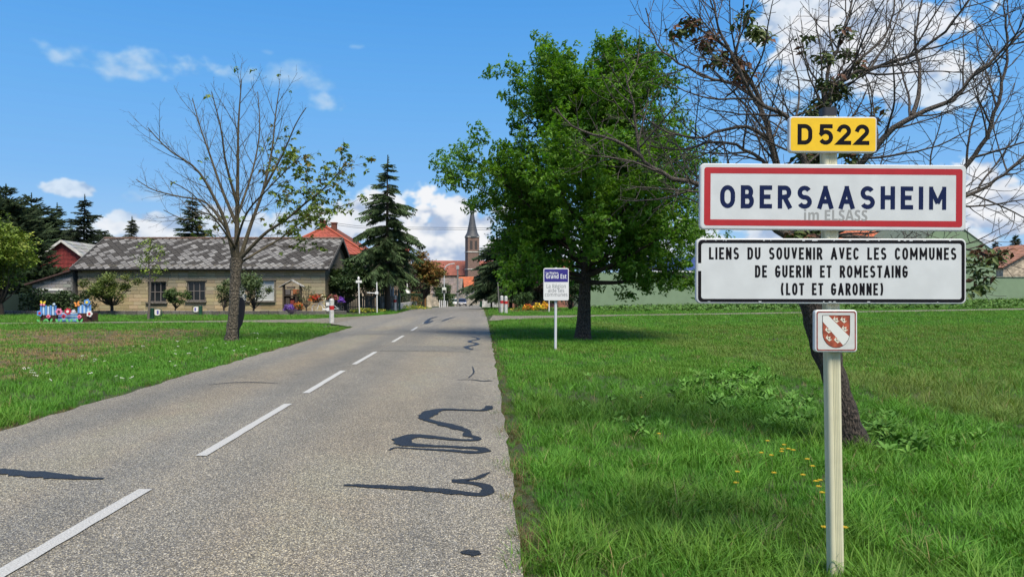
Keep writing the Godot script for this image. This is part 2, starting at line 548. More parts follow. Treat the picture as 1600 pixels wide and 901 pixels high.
var lane_near := [[-1.1, 35.0], [0.0, 36.6], [2.5, 39.0], [5.5, 41.0], [31.0, 45.6], [60.0, 50.0]]
var lane_far := [[-1.3, 42.8], [0.0, 41.4], [2.5, 42.0], [5.5, 42.8], [31.0, 47.2], [60.0, 51.5]]
func edge_x(pts: Array, x: float) -> float:
	var flip := []
	for q in pts: flip.append([absf(q[0] - pts[0][0]), q[1]])
	return edge(flip, absf(x - pts[0][0]))
func on_lane(x: float, d: float, grow_ := 0.0) -> bool:  # the lane crossing both verges
	if x < -7.0 and x > -60 and d > 22 and d < 46:
		return d > edge_x(side_near, x) - grow_ and d < edge_x(side_far, x) + grow_
	if x > -1.4 and x < 60 and d > 33 and d < 53: return d > edge_x(lane_near, x) - grow_ and d < edge_x(lane_far, x) + grow_
	return false

func sheet(mb: MB, xs: Array, ds: Array, up: float, tone: Callable) -> void:
	var first := mb.v.size()
	for d in ds:
		for x in xs:
			mb.v.append(Vector3(x, gy(x, d) + up, -d)); mb.n.append(Vector3.UP); mb.c.append(tone.call(x, d))
	var w := xs.size()
	for j in ds.size() - 1:
		for i in w - 1:
			var a := first + j * w + i
			mb.idx.append(a); mb.idx.append(a + w); mb.idx.append(a + 1)
			mb.idx.append(a + 1); mb.idx.append(a + w); mb.idx.append(a + w + 1)
func steps(list: Array) -> Array:  # [from, to, step, to, step ...]
	var o := [float(list[0])]
	var k := 1
	while k < list.size():
		while o[-1] < list[k] - 0.001: o.append(minf(o[-1] + list[k + 1], list[k]))
		k += 2
	return o
func soil_tone(x: float, d: float) -> Color:
	var q := nz.get_noise_2d(x * 9, d * 9) * 0.5 + nz.get_noise_2d(x * 40, d * 40) * 0.4
	var c := Color(0.07, 0.11, 0.028)
	c = c.lerp(Color(0.1, 0.08, 0.05), clampf(q * 1.3 + 0.25, 0, 1))
	return c.lerp(Color(0.2, 0.15, 0.08), dryness(x, d))
func dryness(x: float, d: float) -> float:  # the mown, dried strip of field left of the verge
	var e := x + 8.0 + (d - 11.0) * 0.1 + nz.get_noise_2d(x * 10, d * 10) * 1.2
	var k := clampf(-e / 1.6, 0, 1) * clampf((d - 10.5) / 3.0, 0, 1) * clampf((30.5 - d + x * 0.03) / 3.0, 0, 1)
	return k * clampf(0.95 + nz.get_noise_2d(x * 5 + 50, d * 24) * 1.1, 0, 0.97)
func make_ground() -> void:
	var mb := MB.new()
	sheet(mb, steps([-1500, -300, 300, -100, 40, -40, 5, 40, 0.9, 100, 5, 300, 50, 1500, 300]), steps([-60, -12, 8, 0, 2, 60, 0.9, 160, 4, 400, 40, 3000, 650]), -0.045, soil_tone)
	var m := textured(Color(1, 1, 1), "fine", Vector3(1.3, 1.3, 1.3), 0.95, "relief", 3.0, true)
	structure("ground", mb, m)

func road_tone(x: float, d: float) -> Color:
	# wheel tracks are worn to a smoother, bluer grey; between them the stones stay warm
	var u := (x - xl(d)) / (xr(d) - xl(d))
	var warm := exp(-pow((u - 0.27) / 0.09, 2)) + 0.7 * exp(-pow((u - 0.75) / 0.1, 2))
	var worn := exp(-pow((u - 0.12) / 0.07, 2)) + exp(-pow((u - 0.42) / 0.07, 2)) + 0.6 * exp(-pow((u - 0.9) / 0.05, 2)) + 0.7 * exp(-pow((u - 0.6) / 0.06, 2))
	var q := nz.get_noise_2d(x * 5, d * 2.2) * 0.26 + nz.get_noise_2d(x * 30 + 90, d * 25) * 0.14
	var c := Color(0.97, 0.95, 0.92).lerp(Color(1.1, 1.0, 0.86), clampf(warm * (0.7 + q * 2), 0, 1)).lerp(Color(0.7, 0.735, 0.79), clampf(worn * 0.85, 0, 1))
	c = c * (1.0 + q)
	if d > 34: c = c.lerp(Color(0.86, 0.87, 0.9), smoothstep(34, 42, d))
	return Color(c.r, c.g, c.b)
func make_road() -> void:
	var mb := MB.new()
	var ds := steps([-14, 30, 0.25, 62, 0.5, 160, 2, 260, 10])
	var n := 26
	for d in ds:
		var a := xl(d) - 0.06 + nz.get_noise_2d(d * 18, 3) * 0.12
		var b := xr(d) + 0.07 + nz.get_noise_2d(d * 20, 77) * 0.05
		for i in n + 1:
			var x := lerpf(a, b, float(i) / n)
			var crown := 0.03 * (1.0 - pow(2.0 * i / n - 1.0, 2))
			mb.v.append(Vector3(x, gy(x, d) + crown, -d)); mb.n.append(Vector3.UP); mb.c.append(road_tone(x, d))
	var w := n + 1
	for j in ds.size() - 1:
		for i in n:
			var a := j * w + i
			mb.idx.append(a); mb.idx.append(a + w); mb.idx.append(a + 1)
			mb.idx.append(a + 1); mb.idx.append(a + w); mb.idx.append(a + w + 1)
	var m := textured(Color(0.78, 0.76, 0.735), "chips", Vector3(0.5, 0.5, 0.5), 0.9, "chip_relief", 0.3, true)
	var road := structure("road", mb, m)
	# the lane that crosses: tarmac apron on the left, gravel path on both sides
	for side in [[side_near, side_far, "side_lane"], [lane_near, lane_far, "footpath"]]:
		var lb := MB.new()
		var a0: float = side[0][0][0]
		var a1: float = side[0][side[0].size() - 1][0]
		for k in 60:
			var x := lerpf(a0, a1, pow(float(k) / 59, 1.5))
			for i in 5:
				var d := lerpf(edge_x(side[0], x) - 0.1 + nz.get_noise_2d(x * 30, 5) * 0.15, edge_x(side[1], x) + 0.1, i / 4.0)
				lb.v.append(Vector3(x, gy(x, d) + 0.012, -d)); lb.n.append(Vector3.UP)
				var q := 1.0 + nz.get_noise_2d(x * 14, d * 20) * 0.25
				lb.c.append(Color(q, q * 0.985, q * 0.95))
		for k in 59:
			for i in 4:
				var a := k * 5 + i
				if a1 > a0: lb.idx.append_array([a, a + 1, a + 5, a + 1, a + 6, a + 5])
				else: lb.idx.append_array([a, a + 5, a + 1, a + 1, a + 5, a + 6])
		structure(side[2], lb, textured(Color(0.66, 0.62, 0.55), "chips", Vector3(0.3, 0.3, 0.3), 0.95, "chip_relief", 0.6, true))
	# filler where the lane meets the carriageway
	var fb := MB.new()
	var qs := [[-6.1, 29.6], [-6.6, 29.6], [-7.3, 31.0], [-8.0, 32.2], [-8.0, 42.0], [-7.4, 44.0], [-7.0, 46.0], [-6.9, 46.0]]
	for i in range(1, qs.size() - 1):
		var f := []
		for k in [0, i, i + 1]: f.append(Vector3(qs[k][0], gy(qs[k][0], qs[k][1]) + 0.007, -qs[k][1]))
		fb.col = Color(0.9, 0.9, 0.9)
		fb.tri(f[0], f[2], f[1])
	put("lane_apron", fb, m, road)
	# centre line: three metre dashes
	var white := textured(Color(0.62, 0.62, 0.6), "wear", Vector3(1.7, 1.7, 1.7), 0.8, "chip_relief", 0.2)
	for q in [[-6.2, -3.2], [-1.9, 1.1], [2.35, 5.4], [6.48, 9.43], [10.4, 13.27], [14.4, 17.25], [20.5, 23.3], [26.1, 28.6], [31.6, 34.0]]:
		var l := MB.new()
		strip(l, func(d): return xm(d), 0.05, q[0], q[1], 0.006)
		put("lane_dash", l, white, road)
	# poured tar over cracks, traced on the road from its right edge
	var tar := textured(Color(0.03, 0.032, 0.038), "patchy", Vector3(5, 5, 5), 0.5, "chip_relief", 0.15)
	var wiggles := [
		[[537, 760, .014], [548, 760, .025], [580, 761, .03], [640, 763, .034], [700, 767, .034], [730, 770, .04], [752, 771, .045], [764, 764, .035], [757, 757, .03], [735, 753, .035], [714, 752, .035], [708, 750, .03], [722, 749, .025], [738, 747, .02], [748, 745, .018], [752, 742, .02], [765, 736, .006]],
		[[608, 704, .008], [616, 700, .015], [650, 701, .022], [700, 703, .03], [740, 705, .036], [758, 703, .04], [752, 699, .03], [700, 697, .03], [660, 696, .05], [632, 693, .07], [634, 684, .06], [650, 681, .04], [680, 683, .03], [715, 686, .028], [742, 686, .032], [744, 682, .03], [730, 679, .05], [731, 673, .055], [716, 668, .035], [690, 661, .035], [664, 654, .06], [672, 645, .075], [690, 639, .05], [720, 639, .03], [755, 639, .028], [763, 636, .04], [764, 632, .03]],
		[[720, 863, .012], [730, 861, .028], [742, 863, .03], [747, 866, .02]],
		[[-80, 733, .03], [0, 738, .045], [60, 744, .055], [110, 749, .05], [162, 751, .01]],
		[[712, 592, .006], [735, 591, .014], [755, 593, .02], [768, 592, .03]], [[738, 570, .006], [740, 580, .01], [732, 588, .008]],
		[[325, 600, .006], [360, 597, .016], [400, 597, .016], [436, 599, .006]],
		[[736, 523, .02], [748, 527, .03], [733, 531, .04], [746, 535, .04], [728, 540, .05], [738, 544, .04]], [[710, 543, .012], [758, 545, .012]],
		[[668, 501, .02], [676, 499, .05], [664, 504, .06], [672, 496, .05], [682, 493, .04]], [[730, 511, .014], [760, 512, .014]], [[690, 500, .02], [700, 496, .06], [712, 493, .03]]]
	for q in wiggles:
		var p := []
		for e in q:
			var d: float = 1725.0 / (e[1] - 449.0)
			p.append(Vector3(xat(e[0], d), 0, -d))
		var cp := curve(p, 0.05)
		var l := MB.new()
		for i in cp.size() - 1:
			var a := side_of(cp, q, i, -1); var b := side_of(cp, q, i, 1); var c2 := side_of(cp, q, i + 1, 1); var e2 := side_of(cp, q, i + 1, -1)
			var up := Vector3(0, 0.00003 * i, 0)
			if (b - a).cross(c2 - a).y > 0: l.quad(a + up, b + up, c2 + up, e2 + up)
			else: l.quad(e2 + up, c2 + up, b + up, a + up)
		put("tar_seal", l, tar, road)
	# older rectangular repairs further on
	var old := textured(Color(0.56, 0.555, 0.55), "chips", Vector3(0.35, 0.35, 0.35), 0.9)
	for q in [[-3.2, -1.0, 17.5, 19.2], [-5.4, -3.9, 24.0, 26.2], [-2.6, -1.5, 25.0, 26.4], [-6.0, -4.2, 44, 58], [-4.0, -2.4, 50, 60]]:
		var l := MB.new()
		sheet(l, steps([q[0], q[1], 0.4]), steps([q[2], q[3], 0.5]), 0.0, func(_x, _d): return Color.WHITE)
		for i in l.v.size(): l.v[i].y = road_y(l.v[i].x, -l.v[i].z) + 0.0035
		put("asphalt_patch", l, old, road)
func side_of(cp: PackedVector3Array, q: Array, i: int, s: float) -> Vector3:
	var f := float(i) / (cp.size() - 1) * (q.size() - 1)
	var wd: float = lerpf(q[int(f)][2], q[mini(int(f) + 1, q.size() - 1)][2], f - int(f)) * 1.4
	var t := (cp[mini(i + 1, cp.size() - 1)] - cp[maxi(i - 1, 0)]).normalized()
	var z := cp[i] + Vector3(t.z, 0, -t.x) * s * wd * (1.0 + nz.get_noise_2d(i * 25.0, q.size() * 50.0 + s * 9) * 0.6)
	z.y = road_y(z.x, -z.z) + 0.005
	return z
func road_y(x: float, d: float) -> float:
	var u := (x - xl(d)) / (xr(d) - xl(d))
	return gy(x, d) + 0.03 * (1.0 - pow(2.0 * clampf(u, 0, 1) - 1.0, 2)) + 0.002
func strip(mb: MB, mid: Callable, half: float, d0: float, d1: float, up: float) -> void:
	var n := maxi(2, int((d1 - d0) / 0.2))
	for i in n:
		var a := lerpf(d0, d1, float(i) / n); var b := lerpf(d0, d1, float(i + 1) / n)
		var p := []
		for e in [[a, -1], [a, 1], [b, 1], [b, -1]]:
			var x: float = mid.call(e[0]) + e[1] * half * (1.0 + nz.get_noise_2d(e[0] * 60, e[1] * 40) * 0.16)
			p.append(Vector3(x, road_y(x, e[0]) + up, -e[0]))
		mb.quad(p[0], p[1], p[2], p[3])

# ------------------------------------------------------------------ grass
func field_ok(x: float, d: float) -> bool:
	var ed := nz.get_noise_2d(x * 30, d * 30) * 0.1
	if x > xl(d) - 0.1 + ed and x < xr(d) + 0.0 + ed: return false
	if d > 29.3 and d < 45 and x > -8.0 and x < -4: return false
	return not on_lane(x, d, 0.12 + ed)
func make_grass() -> void:
	rng.seed = 900
	var lawn := [[], []]; var long_ := [[], []]; var far := [[], []]; var dry := [[], []]; var flower := [[], []]
	# distance from, to, tufts a square metre
	for z in [[1.6, 4.5, 560.0], [4.5, 7.0, 420.0], [7.0, 10.0, 250.0], [10.0, 15.0, 120.0], [15.0, 22.0, 70.0], [22.0, 32.0, 38.0], [32.0, 48.0, 20.0], [48.0, 66.0, 9.0]]:
		for side in [-1, 1]:
			var span: float = 0.75 * z[1] + 2.5
			var x0: float = 0.0 if side > 0 else -span
			var x1: float = span if side > 0 else 0.0
			if side > 0: x0 = xr(z[1]) - 0.1
			else: x1 = xl(z[0]) + 0.2
			if x1 <= x0: continue
			for i in int((z[1] - z[0]) * (x1 - x0) * z[2]):
				var d := rnd(z[0], z[1])
				var x := rnd(x0, x1)
				if absf(x) > 0.75 * d + 2.5 or not field_ok(x, d): continue
				if d > 43 and x < -8.5: continue
				var p := Vector3(x, gy(x, d) - 0.045, -d)
				var big := nz.get_noise_2d(x * 6 + 200, d * 6)
				var patch := nz.get_noise_2d(x * 22, d * 22)
				var c := Color(0.08, 0.235, 0.028).lerp(Color(0.13, 0.315, 0.038), clampf(0.5 + patch * 1.2, 0, 1))
				if big > 0.12: c = c.lerp(Color(0.13, 0.24, 0.035), 0.5)
				var s := rnd(0.75, 1.25) * (1.0 + 0.35 * patch + 0.25 * big)
				var dr := dryness(x, d)
				# the rougher, paler meadow right of the dying tree
				var mead := smoothstep(4.2, 6.5, x - (d - 9.0) * 0.05 + patch) * smoothstep(7.5, 10.0, d) * smoothstep(34, 26, d)
				var band := absf(x - (6.0 - (d - 11.0) * 0.1 + nz.get_noise_2d(7, d * 9) * 0.8))
				if band < 0.75 and d > 8 and d < 34: c = c.lerp(Color(0.19, 0.26, 0.07), 0.6)
				if rnd(0, 1) < 0.025: c = Color(0.3, 0.27, 0.13)
				var wear := minf(absf(x - xl(d)), absf(x - xr(d)))
				if wear < 0.24:
					s *= 0.6
					if rnd(0, 1) < 0.45: c = Color(0.2, 0.15, 0.08)
				if d < 2.9 and Vector2(x - 1.69, d - 3.88).length() < 0.25: s *= 0.5
				if rnd(0, 1) < dr:
					if rnd(0, 1) < 0.25: continue
					dry[0].append(turned(p, s * 0.9, 0.15)); dry[1].append(shade_of(Color(0.33, 0.25, 0.12), 0.25))
				elif d > 13.0:
					if mead > 0.5 and rnd(0, 1) < 0.5: c = Color(0.16, 0.23, 0.05)
					far[0].append(turned(p, s * (1.0 + (d - 13.0) * 0.022), 0.15)); far[1].append(shade_of(c, 0.22))
				elif (patch > 0.12 and rnd(0, 1) < 0.75) or rnd(0, 1) < 0.1 or mead > 0.4:
					if mead > 0.4 and rnd(0, 1) < 0.5: c = Color(0.17, 0.24, 0.055)
					long_[0].append(turned(p, s * 0.95, 0.2)); long_[1].append(shade_of(c, 0.25))
				else:
					lawn[0].append(turned(p, s, 0.2)); lawn[1].append(shade_of(c, 0.25))
				if side < 0 and d > 11 and d < 24 and x > -9.5 and patch > 0.1 and rnd(0, 1) < 0.03:
					flower[0].append(turned(p + Vector3(0, 0.13, 0), rnd(0.4, 0.8), 0.4)); flower[1].append(Color(0.7, 0.7, 0.62))
	var m := leaf_paint(0.6, 0.8)
	tag(scatter("grass", grass_tuft(13, 0.06, 0.105, 0.0032, 0.55, 3, 1), lawn[0], lawn[1], m), "short green lawn grass of the near verges", "grass")
	tag(scatter("long_grass", grass_tuft(12, 0.05, 0.19, 0.0034, 0.95, 4, 2), long_[0], long_[1], m), "longer tangled grass blades in patches on the near verge", "grass")
	tag(scatter("meadow_grass", grass_tuft(16, 0.16, 0.11, 0.006, 0.7, 2, 3), far[0], far[1], m), "green grass of the further verges and meadow", "grass")
	tag(scatter("dry_grass", grass_tuft(16, 0.16, 0.07, 0.006, 0.9, 2, 4), dry[0], dry[1], m), "brown dried mown grass on the field beyond the verge", "grass")
	var fl := MB.new()
	for k in 5: fl.box(Vector3(0.02 * (k - 2), 0.01 * (k % 2), 0.015 * ((k * 3) % 5 - 2)), Vector3(0.014, 0.014, 0.014), Basis(Vector3(1, 1, 0).normalized(), k))
	tag(scatter("clover_flowers", fl.mesh(), flower[0], flower[1], tinted()), "tiny white clover flowers dotting the verge under the bare tree", "flowers")
	# broad-leaved weeds between the small sign and the dying tree, and round its foot
	var wx := []; var wc := []
	for q in [[1110, 600, 60, 30, 70], [1180, 620, 70, 26, 110], [1240, 645, 50, 20, 80], [1380, 665, 60, 24, 90], [1440, 690, 60, 14, 60], [1150, 585, 60, 14, 50], [1000, 640, 120, 60, 40], [1500, 690, 50, 40, 20]]:
		for i in int(q[4] * 0.6):
			var d: float = 1725.0 / (q[1] + rng.randfn(0, q[3] * 0.5) - 449.0)
			var x: float = xat(q[0] + rng.randfn(0, q[2] * 0.5), d)
			if not field_ok(x, d) or d > 30 or d < 2: continue
			wx.append(turned(Vector3(x, gy(x, d) - 0.03, -d), rnd(0.35, 0.75), 0.35))
			wc.append(shade_of(Color(0.1, 0.22, 0.04), 0.25))
	var wm := MB.new()
	for k in 8:
		var a := k * 2.4
		var o := Vector3(cos(a), 0, sin(a)); var s := Vector3(-sin(a), 0, cos(a))
		var up := 0.75 if k % 2 else 1.3
		var prev := Vector3.ZERO
		var w0 := 0.01
		for j in 4:
			var t := (j + 1) / 4.0
			var p := o * 0.17 * t + Vector3(0, 0.17 * up * (t - 0.45 * t * t), 0)
			var w1: float = [0.026, 0.034, 0.024, 0.002][j]
			var e0 := Vector3(0, w0 * 0.35, 0); var e1 := Vector3(0, w1 * 0.35, 0)
			wm.quad(prev - s * w0 + e0, prev, p, p - s * w1 + e1); wm.quad(prev, prev + s * w0 + e0, p + s * w1 + e1, p)
			prev = p; w0 = w1
	tag(scatter("broadleaf_weeds", wm.mesh(), wx, wc, leaf_paint(0.75, 0.45)), "broad-leaved weeds in a band across the grass near the dying tree", "weeds")
	# leafy ground cover along the foot of the green wall
	var gx := []; var gc := []
	for i in 6000:
		var x := rnd(6.5, 44); var d := rnd(48.2, 64)
		if d < edge_x(lane_far, x) + 0.4: continue
		gx.append(turned(Vector3(x, gy(x, d) + rnd(0.0, 0.14), -d), rnd(0.8, 1.5), 0.6))
		gc.append(shade_of(Color(0.085, 0.17, 0.03), 0.3))
	tag(scatter("ground_cover", leaf_cluster(6, 0.17, 0.14, 0.0, 0.7, 60), gx, gc, leaf_paint()), "bright leafy ground cover along the foot of the green wall", "ground cover")
	# dandelions: one by one
	var stem := paint(Color(0.12, 0.17, 0.05), 0.6)
	var yellow := textured(Color(0.8, 0.55, 0.02), "fine", Vector3(40, 40, 40), 0.7)
	for q in [[1282, 750], [1285, 770], [1222, 700], [1232, 702], [1222, 708], [1205, 714], [1210, 742], [1240, 705], [1190, 707], [1270, 730], [1262, 720], [1275, 755], [1200, 690], [1225, 692], [1279, 764], [1152, 738], [1150, 760], [1288, 829], [1320, 834], [1030, 674], [1002, 614], [1255, 743]]:
		var d: float = 1725.0 / (q[1] + 18 - 449.0)
		var x := xat(q[0], d)
		var f := thing("dandelion", "small yellow dandelion flower in the grass near the sign post", "flower", Vector3(x, gy(x, d) - 0.04, -d), rnd(0, 6), "dandelions in the verge")
		var h := 0.13 + rnd(0, 0.04)
		var a := MB.new()
		a.tube(PackedVector3Array([Vector3.ZERO, Vector3(0.01, h * 0.6, 0), Vector3(0, h, 0)]), PackedFloat32Array([0.0025, 0.002, 0.002]), 5)
		put("stem", a, stem, f)
		var b := MB.new()
		for k in 14:
			var an := k * 2.4
			var rr_ := 0.007 + 0.009 * (k % 3) / 2.0
			var e := Vector3(cos(an) * rr_, h + 0.004, sin(an) * rr_)
			b.box(e, Vector3(0.011, 0.004, 0.005), Basis(Vector3.UP, -an) * Basis(Vector3(0, 0, 1), 0.3))
		put("flower_head", b, yellow, f)

# ------------------------------------------------------------------ the two signs
func plate(parent: Node3D, called: String, at: Vector3, w: float, h: float, r: float, tilt: float, rim: Material, front: Material) -> Node3D:
	var p := Node3D.new()
	p.name = called
	parent.add_child(p, true)
	p.position = at
	p.rotation.z = tilt
	var mb := MB.new()
	# folded sheet-metal tray: rounded front edge
	var o := rr(w, h, r); var i := rr(w - 0.008, h - 0.008, r - 0.004)
	for k in o.size():
		var j := (k + 1) % o.size()
		mb.quad(Vector3(o[k].x, o[k].y, -0.03), Vector3(o[j].x, o[j].y, -0.03), Vector3(o[j].x, o[j].y, -0.003), Vector3(o[k].x, o[k].y, -0.003))
		mb.quad(Vector3(o[k].x, o[k].y, -0.003), Vector3(o[j].x, o[j].y, -0.003), Vector3(i[j].x, i[j].y, 0), Vector3(i[k].x, i[k].y, 0))
	mb.face(i, Transform3D(), 0.0)
	var back := rr(w - 0.001, h - 0.001, r)
	back.reverse()
	mb.face(rr(w - 0.004, h - 0.004, r), Transform3D(Basis(Vector3.UP, PI), Vector3(0, 0, -0.006)), 0.0)
	put("rim", mb, rim, p)
	var fb := MB.new()
	fb.face(rr(w - 0.014, h - 0.014, r - 0.006), Transform3D(), 0.0006)
	put("face", fb, front, p)
	return p
func make_town_sign() -> void:
	rng.seed = 33
	var k := 3.82 / 1150.0
	var base := on(1307, 3.9)
	var t := thing("town_sign", "village entrance sign of four plates on a ribbed cream post", "sign", base)
	var grey := textured(Color(0.56, 0.58, 0.6), "grime", Vector3(3, 3, 3), 0.45)
	var whiteface := textured(Color(0.58, 0.61, 0.63), "grime", Vector3(1.1, 1.1, 1.1), 0.42)
	var red := textured(Color(0.4, 0.016, 0.02), "grime", Vector3(2, 2, 2), 0.4)
	var navy := paint(Color(0.01, 0.018, 0.065), 0.8)
	var black := paint(Color(0.009, 0.009, 0.012), 0.8)
	navy.metallic_specular = 0.2
	black.metallic_specular = 0.2
	# post: ribbed rounded-square profile, leaning slightly to the left
	var mb := MB.new()
	var prof := PackedVector2Array()
	var pr := rr(0.072, 0.072, 0.016, 5)
	for i in pr.size():
		var a := pr[i]; var b := pr[(i + 1) % pr.size()]
		var n := 1
		if a.distance_to(b) > 0.02: n = 9
		for j in n:
			var q := a.lerp(b, float(j) / n)
			if n > 1 and j % 2 == 1: q *= 0.9
			prof.append(q)
	var top := pt(1294, 178, 3.88) - base
	for i in prof.size():
		var a := prof[i]; var b := prof[(i + 1) % prof.size()]
		var lo := Vector3(0, -0.3, 0)
		mb.quad(lo + Vector3(b.x, 0, b.y), lo + Vector3(a.x, 0, a.y), top + Vector3(a.x, 0, a.y), top + Vector3(b.x, 0, b.y))
	put("post", mb, textured(Color(0.62, 0.6, 0.43), "grime", Vector3(2, 2, 2), 0.75), t)
	var cap := MB.new()
	cap.slab(rr(0.076, 0.076, 0.018, 5), Transform3D(Basis(Vector3.RIGHT, -PI / 2), top), -0.006, 0.038)
	put("post_cap", cap, paint(Color(0.02, 0.022, 0.03), 0.5), t)
	# route number plate
	var tilt := -0.0075
	var p := plate(t, "route_plate", pt(1302.5, 207, 3.82) - base, 137 * k, 56 * k, 0.018, tilt, grey, textured(Color(0.82, 0.52, 0.008), "grime", Vector3(2, 2, 2), 0.45))
	letters("D", {}, 1, 1, 32 * k, 6.4 * k, Vector3(-0.147, 0, 0.0008), 23 * k, black, p)
	letters("522", {}, 1, 0.27, 32 * k, 6.4 * k, Vector3(0.0565, 0, 0.0008), 79 * k, black, p)
	# town name plate
	p = plate(t, "town_name_plate", pt(1302.5, 305, 3.82) - base, 416 * k, 103 * k, 0.022, tilt, grey, whiteface)
	var rb := MB.new()
	rb.ring(rr(404 * k, 91 * k, 0.014), rr(384 * k, 72 * k, 0.0015), Transform3D(), 0.0012)
	put("red_border", rb, red, p)
	letters("OBERSAASHEIM", {"O": 24.0, "B": 21.0, "E": 20.0, "R": 22.0, "S": 23.5, "A": 25.0, "H": 23.0, "I": 7.0, "M": 28.0}, 22, 9, 36 * k, 7.0 * k, Vector3(0.0, -0.001, 0.0008), 354 * k, navy, p)
	words("im ELSASS", 16.5 * k, Vector3(0.013, -28.5 * k, 0.001), paint(Color(0.27, 0.28, 0.285), 0.6), p, 700, 0.92)
	# plate of the twin towns
	p = plate(t, "memorial_plate", pt(1299.5, 420.5, 3.82) - base, 422 * k, 102 * k, 0.026, -0.002, grey, whiteface)
	var bb := MB.new()
	bb.ring(rr(417 * k, 97 * k, 0.022), rr(407 * k, 87 * k, 0.014), Transform3D(), 0.0012)
	put("black_border", bb, black, p)
	var chip := MB.new()  # worn gap in the black border
	chip.face(rr(5.2 * k, 12 * k, 0.001), Transform3D(Basis(), Vector3(-206 * k, 6 * k, 0)), 0.0018)
	for i in 26:
		var e := rnd(-200, 200)
		chip.face(rr(rnd(1, 5) * k, rnd(0.7, 1.6) * k, 0.0002), Transform3D(Basis(), Vector3(e * k, (47.9 if rnd(0, 1) < 0.7 else -47.9) * k, 0)), 0.0018 + i * 0.00001)
	put("worn_spot", chip, whiteface, p)
	var nw := {"I": 3.2, "M": 14.5, "(": 7.0, ")": 7.0, "O": 11.0, "L": 9.0, "E": 9.5, "T": 10.0, "A": 12.0}
	var rows := [["LIENS DU SOUVENIR AVEC LES COMMUNES", 387.0, 27.5, 2.0], ["DE GUERIN ET ROMESTAING", 239.0, -0.5, 0.0], ["(LOT ET GARONNE)", 160.0, -28.0, 1.0]]
	for r in rows:
		nw[" "] = 9.0
		letters(r[0], nw, 10.6, 3.4, 19 * k, 3.3 * k, Vector3(r[3] * k, r[2] * k, 0.0008), r[1] * k, black, p)
	# coat of arms plate
	p = plate(t, "crest_plate", pt(1307, 514, 3.82) - base, 66 * k, 66 * k, 0.017, 0.0, paint(Color(0.62, 0.64, 0.65), 0.45), textured(Color(0.56, 0.58, 0.57), "grime", Vector3(4, 4, 4), 0.45))
	var faded := textured(Color(0.46, 0.1, 0.05), "cloudy", Vector3(6, 6, 6), 0.5)
	var cb := MB.new()
	cb.ring(rr(61.5 * k, 61.5 * k, 0.012), rr(57.8 * k, 57.8 * k, 0.009), Transform3D(), 0.0012)
	put("border", cb, textured(Color(0.36, 0.07, 0.05), "cloudy", Vector3(6, 6, 6), 0.5), p)
	var sh := PackedVector2Array([Vector2(-21, 24), Vector2(-21, 0)])
	for i in 13:
		var a := deg_to_rad(180 + 180.0 * i / 12)
		sh.append(Vector2(21 * cos(a), -2 + 23.5 * sin(a)))
	sh.append(Vector2(21, 24))
	var s2 := PackedVector2Array()
	var s3 := PackedVector2Array()
	for q in sh:
		s2.append(q * k); s3.append((q * 1.035 + Vector2(0, 0)) * k)
	var ob := MB.new()
	ob.face(s3, Transform3D(), 0.0011)
	put("shield_outline", ob, black, p)
	var shb := MB.new()
	shb.face(s2, Transform3D(), 0.0015)
	put("shield", shb, faded, p)
	var bend := Geometry2D.intersect_polygons(s2, PackedVector2Array([Vector2(-24, 26) * k, Vector2(-24, 18) * k, Vector2(14, -26) * k, Vector2(26, -22) * k, Vector2(26, -14) * k, Vector2(-14, 26) * k]))
	var be := MB.new()
	for q in bend: be.face(q, Transform3D(), 0.0019)
	put("bend", be, paint(Color(0.62, 0.64, 0.62), 0.5), p)
	var pale := paint(Color(0.62, 0.6, 0.5), 0.5)
	for q in [[-0.5, 17.5], [11, 17], [13, 3.5], [-13, 1], [-12, -11.5], [1, -14.5]]:
		var cr := MB.new()
		var o := PackedVector2Array()
		for e in [[-4, -2.6], [4, -2.6], [5, 3], [2.6, 0.4], [0, 4.4], [-2.6, 0.4], [-5, 3]]: o.append(Vector2(e[0], e[1]).rotated(-0.75) * k)
		cr.face(o, Transform3D(Basis(), Vector3(q[0] * k, q[1] * k, 0)), 0.002)
		put("crown", cr, pale, p)
		var dt := MB.new()
		dt.face(rr(2.6 * k, 1.4 * k, 0.0004), Transform3D(Basis(Vector3.BACK, -0.75), Vector3(q[0] * k, q[1] * k, 0)), 0.0024)
		put("crown_mark", dt, black, p)
	# brackets behind the plates
	var br := MB.new()
	for q in [[207, 30], [285, 300], [325, 300], [400, 300], [440, 300], [514, 40]]:
		br.box(pt(1300, q[0], 3.845) - base, Vector3(q[1] * k, 0.028, 0.02))
	put("bracket", br, paint(Color(0.35, 0.36, 0.37), 0.5, 0.6), t)
	# bare soil round the post
	var so := MB.new()
	for i in 90:
		var a := rnd(0, TAU); var r := 0.05 + pow(rnd(0, 1), 0.6) * 0.22
		so.box(base + Vector3(cos(a) * r, -0.035, sin(a) * r), Vector3(rnd(0.01, 0.04), 0.02, rnd(0.01, 0.04)), Basis(rvec().normalized(), rnd(0, 6)))
	tag(put("soil", so, textured(Color(0.16, 0.115, 0.075), "patchy", Vector3(8, 8, 8), 0.95)), "crumbs of bare soil round the foot of the sign post", "soil", "", "stuff")

